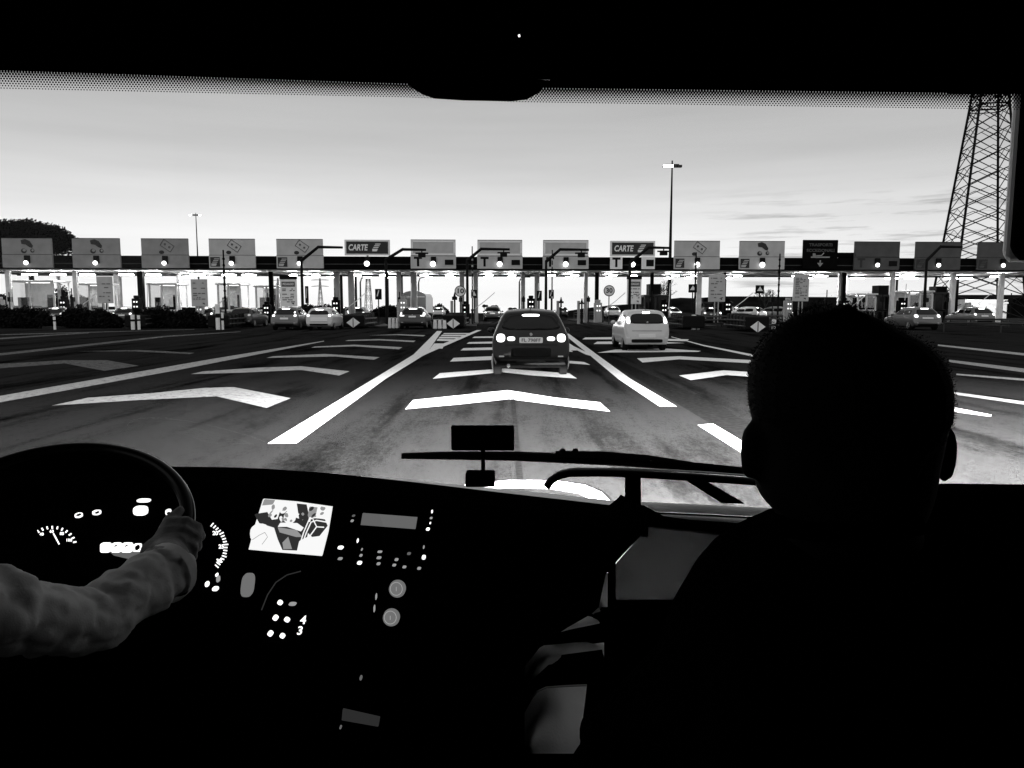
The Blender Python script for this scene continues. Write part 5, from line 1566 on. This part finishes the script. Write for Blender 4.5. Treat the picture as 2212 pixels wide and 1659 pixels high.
sh([(600, 1140), (640, 1146), (652, 1160), (640, 1160), (604, 1150)], 'scr_mid', .0142)
b = MB()
for pl in (((648, 1176), (656, 1150), (668, 1122), (680, 1118), (705, 1120)), ((654, 1172), (662, 1150), (672, 1128), (684, 1124), (706, 1128)), ((676, 1122), (684, 1138), (700, 1139)), ((684, 1138), (668, 1160)), ((708, 1138), (690, 1165), (676, 1192)), ((648, 1172), (648, 1194), (656, 1194)), ((640, 1086), (680, 1090), (716, 1097))):
    b.tube([D(u, v, .024) for u, v in pl], .0011, 5)
b.build('screen_lines', M['scr_hi'], sc)
b = MB()
for pl in (((545, 1166), (560, 1156), (572, 1150)), ((572, 1150), (578, 1160), (566, 1176))):
    b.tube([D(u, v, .026) for u, v in pl], .0005, 5)
b.build('screen_lines', M['scr_mid'], sc)
# radio
rd = quad_on([(742, 1092), (944, 1108), (924, 1250), (712, 1234)], .004, 'radio', 'dash')
quad_on([(783, 1110), (901, 1119), (897, 1143), (779, 1134)], .012, 'radio_display', 'display', rd)
quad_on([(783, 1110), (818, 1113), (826, 1137), (779, 1134)], .0185, 'radio_display', 'ui_faint', rd)
for (u, v, a, c, m) in ((735, 1184, 6, 3, 'ui'), (734, 1208, 5, 2, 'ui_dim'), (760, 1126, 3, 2, 'ui_dim'), (763, 1115, 3, 1.5, 'ui_faint'), (772, 1169, 1.5, 4, 'ui'), (781, 1188, 1.5, 2, 'ui_dim'), (779, 1201, 3, 2, 'ui_dim'), (776, 1217, 5, 3, 'ui'), (820, 1193, 5, 1.6, 'ui_dim'),
                        (818, 1206, 5, 2, 'ui_dim'), (817, 1219, 4, 2, 'ui_dim'), (856, 1210, 4, 2, 'ui_dim'), (851, 1222, 4, 1.8, 'ui_dim'), (873, 1226, 4, 1.8, 'ui_dim'), (883, 1197, 4, 2, 'ui_faint'), (905, 1229, 4, 2, 'ui_dim'), (915, 1205, 4, 4, 'ui'), (915, 1183, 1.5, 3, 'ui_dim'),
                        (924, 1144, 4, 2.5, 'ui'), (929, 1131, 1.5, 1.5, 'ui'), (931, 1120, 3, 1.6, 'ui_dim'), (933, 1106, 1.6, 3, 'ui'), (812, 1290, 1.4, 6, 'ui_dim'), (808, 1316, 1.4, 7, 'ui_dim')):
    quad_on(rr(u, v, a, c, 10, 2.5), .010, 'button_light', m, rd)
for (u, v) in ((858, 1273), (845, 1335)):
    kb = quad_on(rr(u, v, 18, 18, 24, 2), .008, 'round_switch', 'knob')
    b = MB(); b.tube([D(u - 2 + 13 * math.cos(a * math.pi / 12), v - 1 + 14 * math.sin(a * math.pi / 12), .016) for a in range(25)], .0005, 5); b.tube([D(u - 2, v - 5, .016), D(u - 2, v + 4, .016)], .0005, 5)
    b.build('switch_ring', M['knob_ring'], kb)
# gear selector pod
gp = quad_on([(570, 1320), (585, 1275), (610, 1246), (640, 1238), (668, 1250), (688, 1290), (686, 1390), (570, 1390)], .006, 'gear_selector', 'dash')
b = MB(); b.tube([D(u, v, .014) for u, v in ((565, 1318), (578, 1285), (596, 1258), (620, 1242), (650, 1234))], .0011, 5); b.build('selector_rim', M['lcd_low'], gp)
for (u, v, a, c, m) in ((604, 1303, 4, 5.5, 'ui'), (631, 1306, 8, 3, 'ui_dim'), (594, 1336, 5, 5.5, 'ui'), (619, 1340, 4, 6, 'ui'), (583, 1370, 5, 5.5, 'ui'), (609, 1375, 4, 5.5, 'ui')):
    quad_on(rr(u, v, a, c, 12, 2.2, R(-60) if a != 8 else 0), .012, 'selector_light', m, gp)
text_on('4', 655, 1340, 25, 'ui', gp, .012, .6, .2)
text_on('3', 648, 1363, 25, 'ui', gp, .012, .6, .2)
quad_on([(740, 1534), (820, 1552), (817, 1570), (738, 1556)], .006, 'dim_panel', 'lcd_low')
for (u, v, a, c) in ((779, 1466, 2.5, 4), (735, 1573, 2, 2.5)): quad_on(rr(u, v, a, c), .008, 'pilot_light', 'ui_faint')

# steering wheel
th = R(61.3)
WC = P(107, 1148, 1.14)
wx = Vector((math.cos(R(-8.5)) * math.cos(R(2.9)), math.cos(R(-8.5)) * math.sin(R(2.9)), math.sin(R(-8.5))))
tv = Vector((0, math.sin(th), math.cos(th)))
wy_ = (tv - wx * wx.dot(tv)).normalized()
wn_ = wx.cross(wy_)
if wn_.y > 0: wn_ = -wn_
RW = .2006
def wp(a, r, h=0.0): return WC + wx * (math.cos(a) * r) + wy_ * (math.sin(a) * r) + wn_ * h
def torus(R1, r1, nm, m, par, n=72, k=12):
    vs = []; fs = []
    for i in range(n):
        a = 2 * math.pi * i / n
        for j in range(k):
            c = 2 * math.pi * j / k
            vs.append(wp(a, R1 + r1 * math.cos(c), r1 * math.sin(c)))
    for i in range(n):
        for j in range(k):
            fs.append((i * k + j, ((i + 1) % n) * k + j, ((i + 1) % n) * k + (j + 1) % k, i * k + (j + 1) % k))
    return fix(MB().add(vs, fs).build(nm, M[m], par, smooth=True))
sw = torus(RW, .0115, 'steering_wheel', 'gloss_black', BUS)
b = MB(); b.tube([wp(R(-10 + 3 * k), RW + .0114, -.002) for k in range(62)], .0012, 8); b.build('rim_highlight', M['edge_highlight'], sw, smooth=True)  # bright tube added to stand for the highlight along the rim
b = MB()
for a in (R(-28), R(200), R(-90)):
    b.tube([wp(a, .05, -.03), wp(a, .11, -.022), wp(a, RW, 0)], [.02, .014, .010], 8)
b.build('spokes', M['dash'], sw, smooth=True)
vs = []; fs = []; N = 32
for j in range(7):
    r = .165 * math.sin(j / 6 * math.pi / 2); hh = .012 + .03 * math.cos(j / 6 * math.pi / 2)
    for i in range(N): vs.append(wp(2 * math.pi * i / N, r, hh - .035) - wy_ * .180 - wx * .05)
for j in range(6):
    for i in range(N): fs.append((j * N + i, j * N + (i + 1) % N, (j + 1) * N + (i + 1) % N, (j + 1) * N + i))
fix(MB().add(vs, fs).build('hub_pad', M['dash'], sw, smooth=True))
b = MB(); b.tube([WC - wn_ * .02 - Vector((.055, 0, 0)), WC - wn_ * .30 - Vector((.055, .0, 0))], .03, 10); b.build('column', M['dash'], sw)
BEAM = 4200
def dipped(ld):
    """dipped-beam distribution: sharp cut-off just under the horizon, strongest right below it, weaker to the left"""
    ld.use_nodes = True
    nt = ld.node_tree
    em = nt.nodes['Emission']
    t = nt.nodes.new('ShaderNodeTexCoord'); sp = nt.nodes.new('ShaderNodeSeparateXYZ')
    nt.links.new(t.outputs['Normal'], sp.inputs[0])
    def rng(src, a, b_, c, d, sm=True):
        r = nt.nodes.new('ShaderNodeMapRange')
        if sm: r.interpolation_type = 'SMOOTHSTEP'
        for k_, v_ in zip(('From Min', 'From Max', 'To Min', 'To Max'), (a, b_, c, d)): r.inputs[k_].default_value = v_
        nt.links.new(src, r.inputs['Value']); return r.outputs[0]
    def mth(op, a_, b_):
        m = nt.nodes.new('ShaderNodeMath'); m.operation = op
        for i_, q_ in enumerate((a_, b_)):
            if isinstance(q_, (int, float)): m.inputs[i_].default_value = q_
            else: nt.links.new(q_, m.inputs[i_])
        return m.outputs[0]
    down = mth('MULTIPLY', sp.outputs['Z'], -1.0)
    fwd = sp.outputs['Y']
    cut = rng(down, .034, .09, 0, 1)
    gain = mth('POWER', mth('MAXIMUM', down, .02), -1.55)
    az = rng(fwd, .25, .75, 0, 1)
    lr = mth('ADD', rng(sp.outputs['X'], -.75, .05, .20, 1), rng(sp.outputs['X'], .2, .6, 0, 1.1))
    nt.links.new(mth('MULTIPLY', mth('MULTIPLY', cut, gain), mth('MULTIPLY', az, lr)), em.inputs['Strength'])
# bus headlamps (lit: they throw the pool of light onto the road)
for x in (-.85, 1.0):
    b = MB(); b.ball((x, 1.86, .78), .09, .05, .09, 14, 8); h_ = b.build('headlamp', M['trim_light'], BUS, smooth=True)
    ld = bpy.data.lights.new('headlamp_beam', 'POINT'); ld.energy = BEAM; ld.shadow_soft_size = .05
    dipped(ld)
    lo = bpy.data.objects.new('headlamp_beam', ld); C.objects.link(lo); lo.parent = BUS
    lo.location = (x, 1.98, .80)
b = MB(); b.box(-1.4, 1.60, .35, 1.7, 1.78, .95); bevel(b.build('front_bumper', M['cabin'], BUS), .05)

# ------------------------------------------------------------------ people
def remesh(o, vox, disp=0.0, dsc=.05, smooth=2):
    md = o.modifiers.new('remesh', 'REMESH'); md.mode = 'VOXEL'; md.voxel_size = vox; md.use_smooth_shade = True
    s = o.modifiers.new('smooth', 'SMOOTH'); s.iterations = smooth; s.factor = .5
    if disp:
        tx = bpy.data.textures.new('folds', 'CLOUDS'); tx.noise_scale = dsc; tx.noise_depth = 2; tx.noise_type = 'HARD_NOISE' if disp > .01 else 'SOFT_NOISE'
        d = o.modifiers.new('disp', 'DISPLACE'); d.texture = tx; d.strength = disp; d.mid_level = .5 if disp < .01 else .30
    return o
def ball_on(b, c, r): b.ball(c, r, nu=14, nv=10)
def limb(b, pts, rs, n=14):
    b.tube(pts, rs, n)
    for p, r in zip(pts, rs): ball_on(b, p, r)
# driver
HA = 1
hand = wp(R(HA), RW); wrist = P(375, 1228, 1.03); elbow = P(200, 1338, .88); shoulder = P(-330, 1318, .62)
DR = empty('person', (shoulder.x - .05, .45, .5), 0, 'driver in a pale long sleeved shirt, one hand on the steering wheel', 'person')
o0 = Vector(DR.location)
b = MB()
def rel(p): return Vector(p) - o0
sh2 = Vector((shoulder.x - .36, shoulder.y, shoulder.z))
neck = (shoulder + sh2) / 2 + Vector((0, -.02, .06)); hip = Vector(((shoulder.x + sh2.x) / 2, .35, .72))
limb(b, [rel(hip), rel(hip + Vector((0, .02, .25))), rel(neck - Vector((0, 0, .12))), rel(neck)], [.16, .15, .15, .06])
limb(b, [rel(neck), rel(neck + Vector((0, .01, .08)))], [.055, .055])
hd = neck + Vector((0, .03, .20)); b.ball(rel(hd), .078, .098, .12, 18, 14)
b.ball(rel(hd + Vector((0, .10, -.01))), .014, .02, .022); b.ball(rel(hd + Vector((.078, 0, -.01))), .012, .02, .03); b.ball(rel(hd + Vector((-.078, 0, -.01))), .012, .02, .03); b.ball(rel(hd + Vector((0, .05, -.09))), .05, .05, .04)
limb(b, [rel(sh2), rel(shoulder)], [.07, .07])
limb(b, [rel(shoulder), rel(elbow), rel(wrist)], [.034, .022, .022])
elb2 = sh2 + Vector((-.05, .15, -.25)); wr2 = WC + Vector((-.20, -.06, -.02))
limb(b, [rel(sh2), rel(elb2), rel(wr2)], [.055, .042, .026])
palm = hand + Vector((-.012, -.022, -.004))
limb(b, [rel(wrist), rel(wrist.lerp(palm, .55)), rel(palm)], [.027, .030, .028])
b.ball(rel(palm + Vector((-.004, 0, .0))), .036, .026, .028)
b.ball(rel(wr2 + Vector((.03, .04, .0))), .035, .035, .028)
for k in range(2): limb(b, [rel(hip + Vector((.1 - .2 * k, 0, 0))), rel(hip + Vector((.1 - .2 * k, .42, .02))), rel(hip + Vector((.1 - .2 * k, .50, -.32)))], [.085, .065, .045])
# fingers of the right hand curled over the rim, thumb along its near side
tang = wp(R(8), RW) - wp(R(-4), RW); tang.normalize()
for k in range(4):
    a0 = R(HA - 8 + 5.4 * k); c = wp(a0, RW)
    out = (c - WC).normalized()
    L = (.95, 1.05, 1.0, .82)[k]
    pts = [c + wn_ * .022 - out * .020, c + wn_ * .026 + out * .004 * L, c + wn_ * .012 + out * .025 * L, c - wn_ * .010 * L + out * .024, c - wn_ * .021 * L + out * .006]
    limb(b, [rel(p) for p in pts], [.0105, .0100, .0095, .0088, .0078], 10)
c = wp(R(HA + 12), RW)
limb(b, [rel(palm + Vector((-.010, .0, .012))), rel(c + wn_ * .018 - (c - WC).normalized() * .022), rel(wp(R(HA + 18), RW) + wn_ * .016 - (c - WC).normalized() * .010)], [.014, .011, .0085], 10)
bd = b.build('body', M['skin'], DR); remesh(bd, .0045)
b = MB()
f1, f2, f3 = elbow.lerp(wrist, .3), elbow.lerp(wrist, .6), elbow.lerp(wrist, .93)
limb(b, [rel(shoulder), rel(shoulder.lerp(elbow, .35) + Vector((0, 0, .008))), rel(shoulder.lerp(elbow, .75) + Vector((0, 0, -.004))), rel(elbow), rel(f1 + Vector((0, 0, .006))), rel(f2), rel(f3)], [.050, .045, .041, .042, .041, .039, .036])
ball_on(b, rel(shoulder.lerp(elbow, .55) + Vector((0, -.01, .012))), .046)
limb(b, [rel(sh2), rel(elb2), rel(elb2.lerp(wr2, .9))], [.072, .055, .038])
limb(b, [rel(hip), rel(hip + Vector((0, .02, .25))), rel(neck - Vector((0, 0, .12))), rel(neck - Vector((0, 0, .04)))], [.18, .17, .17, .075])
limb(b, [rel(sh2), rel(shoulder)], [.08, .08])
so = b.build('shirt', M['shirt'], DR); remesh(so, .005, .017, .055, 3)
b = MB(); b.tube([rel(elbow.lerp(wrist, .86)), rel(elbow.lerp(wrist, .97))], [.043, .041], 24, cap=False); b.build('cuff', M['shirt'], DR, smooth=True)
b = MB(); b.ball(rel(hd + Vector((0, -.015, .03))), .084, .10, .11, 18, 12); b.build('hair', M['hair'], DR, smooth=True)

# passenger: silhouette seen from behind
PR = empty('person', (P(1845, 900, .66).x, .66, .45), 0, 'passenger seen from behind, short dark hair, dark jacket, in the right seat', 'person')
o1 = Vector(PR.location)
HR = catmull([(664, 1766, 1834), (675, 1739, 1863), (691, 1706, 1903), (715, 1675, 1950), (738, 1652, 1996), (771, 1632, 2036), (820, 1621, 2056), (880, 1622, 2059), (932, 1631, 2048), (985, 1634, 2036), (1030, 1632, 2028), (1065, 1636, 2018), (1090, 1646, 2004), (1112, 1664, 1990), (1135, 1680, 1975)], 4)
def loft(rows, Yc, dep, b, n=32, fwd=1.0):
    vs = []; fs = []
    for (v, ul, ur) in rows:
        a = P(ul, v, Yc); ry = dep(v) if callable(dep) else dep
        tl, tr = ray(ul, v), ray(ur, v); tl = tl.x / tl.y; tr = tr.x / tr.y
        lo_, hi_ = 0.0, (tr - tl) * Yc          # half width whose tangents from the viewer give the measured outline
        for _ in range(40):
            rx = (lo_ + hi_) / 2
            if math.sqrt(rx * rx + (tl * ry) ** 2) + math.sqrt(rx * rx + (tr * ry) ** 2) < (tr - tl) * Yc: lo_ = rx
            else: hi_ = rx
        cx = tl * Yc + math.sqrt(rx * rx + (tl * ry) ** 2)
        for i in range(n):
            t = 2 * math.pi * i / n
            vs.append((cx + rx * math.cos(t) - o1.x, Yc + ry * math.sin(t) * (fwd if math.sin(t) > 0 else 1) - o1.y, a.z - o1.z))
    for j in range(len(rows) - 1):
        for i in range(n):
            fs.append((j * n + i, j * n + (i + 1) % n, (j + 1) * n + (i + 1) % n, (j + 1) * n + i))
    fs.append(tuple(range(n))); fs.append(tuple(range((len(rows) - 1) * n, len(rows) * n)))
    b.add(vs, fs)
b = MB()
loft(HR, .66, lambda v: .088 * math.sin(max(.25, min(1, (v - 640) / 200)) * math.pi / 2), b, fwd=1.25)
loft([(1040, 1690, 1990), (1120, 1682, 1995), (1180, 1665, 2010)], .64, .06, b)
ec = P(1640, 0, .66)
for (u, v, a) in ((1622, 972, -1), (2041, 978, 1)):
    e = P(u, v, .67) - o1
    b.ball(e, .009, .014, .027, 12, 10); b.ball(e + Vector((a * .001, 0, -.012)), .008, .010, .016, 10, 8)
hc = P(1845, 930, .66) - o1
b.ball(hc + Vector((-.01, .125, -.005)), .014, .022, .022); b.ball(hc + Vector((0, .10, -.055)), .03, .02, .012); b.ball(hc + Vector((0, .085, -.085)), .04, .04, .03)
for sx in (-1, 1): b.ball(hc + Vector((sx * .033, .105, .022)), .013, .012, .009)
TR = [(1108, 1672, 2010), (1128, 1652, 2036), (1145, 1610, 2090), (1165, 1572, 2150), (1200, 1528, 2230), (1250, 1493, 2290), (1330, 1450, 2350), (1400, 1425, 2380), (1520, 1400, 2400), (1700, 1390, 2400), (1900, 1390, 2400)]
shl = P(1650, 1300, .66) - o1; el = P(1400, 1560, .72) - o1; wrs = P(1420, 1700, .92) - o1
limb(b, [shl, el, wrs], [.045, .038, .026])
fing = wrs + Vector((.03, .06, -.02)); b.ball(fing, .035, .045, .016)
for k in range(4):
    s_ = fing + Vector((-.024 + .016 * k, .03, 0)); limb(b, [s_, s_ + Vector((0, .035, .004)), s_ + Vector((0, .058, -.012)), s_ + Vector((0, .062, -.03))], [.0088, .0084, .0078, .007], 8)
limb(b, [fing + Vector((.03, 0, 0)), fing + Vector((.05, .03, .0)), fing + Vector((.052, .055, -.01))], [.012, .0095, .008], 8)
bd = b.build('body', M['shaded_skin'], PR); remesh(bd, .0045)
b = MB()
loft(TR, .66, lambda v: .055 + .075 * min(1, max(0, (v - 1108) / 180)), b, fwd=1.1)
limb(b, [shl, el, wrs * .9 + el * .1], [.045, .046, .036])
kn = P(1330, 1560, .95) - o1
limb(b, [P(1750, 1900, .62) - o1, P(1330, 1690, .86) - o1, P(1340, 2300, .95) - o1], [.09, .062, .05])
limb(b, [P(1300, 1585, .84) - o1, P(1400, 1560, .78) - o1], [.030, .05])
limb(b, [P(2100, 1900, .62) - o1, P(2200, 1700, 1.0) - o1, P(2200, 2300, 1.1) - o1], [.09, .065, .05])
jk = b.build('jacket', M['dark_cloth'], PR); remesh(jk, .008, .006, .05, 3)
b = MB(); b.tube([P(u, v, .57) - o1 for u, v in ((1668, 1128), (1700, 1140), (1760, 1150), (1900, 1150), (1990, 1135))], .008, 8); b.build('collar', M['dark_cloth'], PR, smooth=True)
# hair: shell plus short strands
b = MB()
HH = [(v, ul - 4, ur + 4) for v, ul, ur in HR if v <= 905] + [(925, 1640, 2040), (950, 1660, 2020), (985, 1690, 1990)]
HH[0] = (659, 1764, 1838)
loft(HH, .655, lambda v: .094 * math.sin(max(.25, min(1, (v - 632) / 200)) * math.pi / 2), b)
rnd = random.Random(9)
base = list(b.v)
for _ in range(14000):
    i = rnd.randrange(32, len(base)); q = Vector(base[i]); j = rnd.randrange(32, len(base))
    c0 = base[i]; nb = base[min(len(base) - 1, i + 1)] if rnd.random() < .5 else base[max(0, i - 32)]
    q = q.lerp(Vector(nb), rnd.random())
    d = (q - Vector((hc.x, 0, hc.z - .01))).normalized(); d = (d + Vector((rnd.gauss(0, .35), rnd.gauss(0, .35), rnd.gauss(-.1, .35)))).normalized()
    e = d.orthogonal().normalized() * .0006; L = rnd.uniform(.0008, .0026)
    k = len(b.v); q = q + Vector((rnd.gauss(0, .001), rnd.gauss(0, .001), rnd.gauss(0, .003))); b.v += [tuple(q - e), tuple(q + e), tuple(q + d * L)]; b.f.append((k, k + 1, k + 2))
b.build('hair', M['hair'], PR)
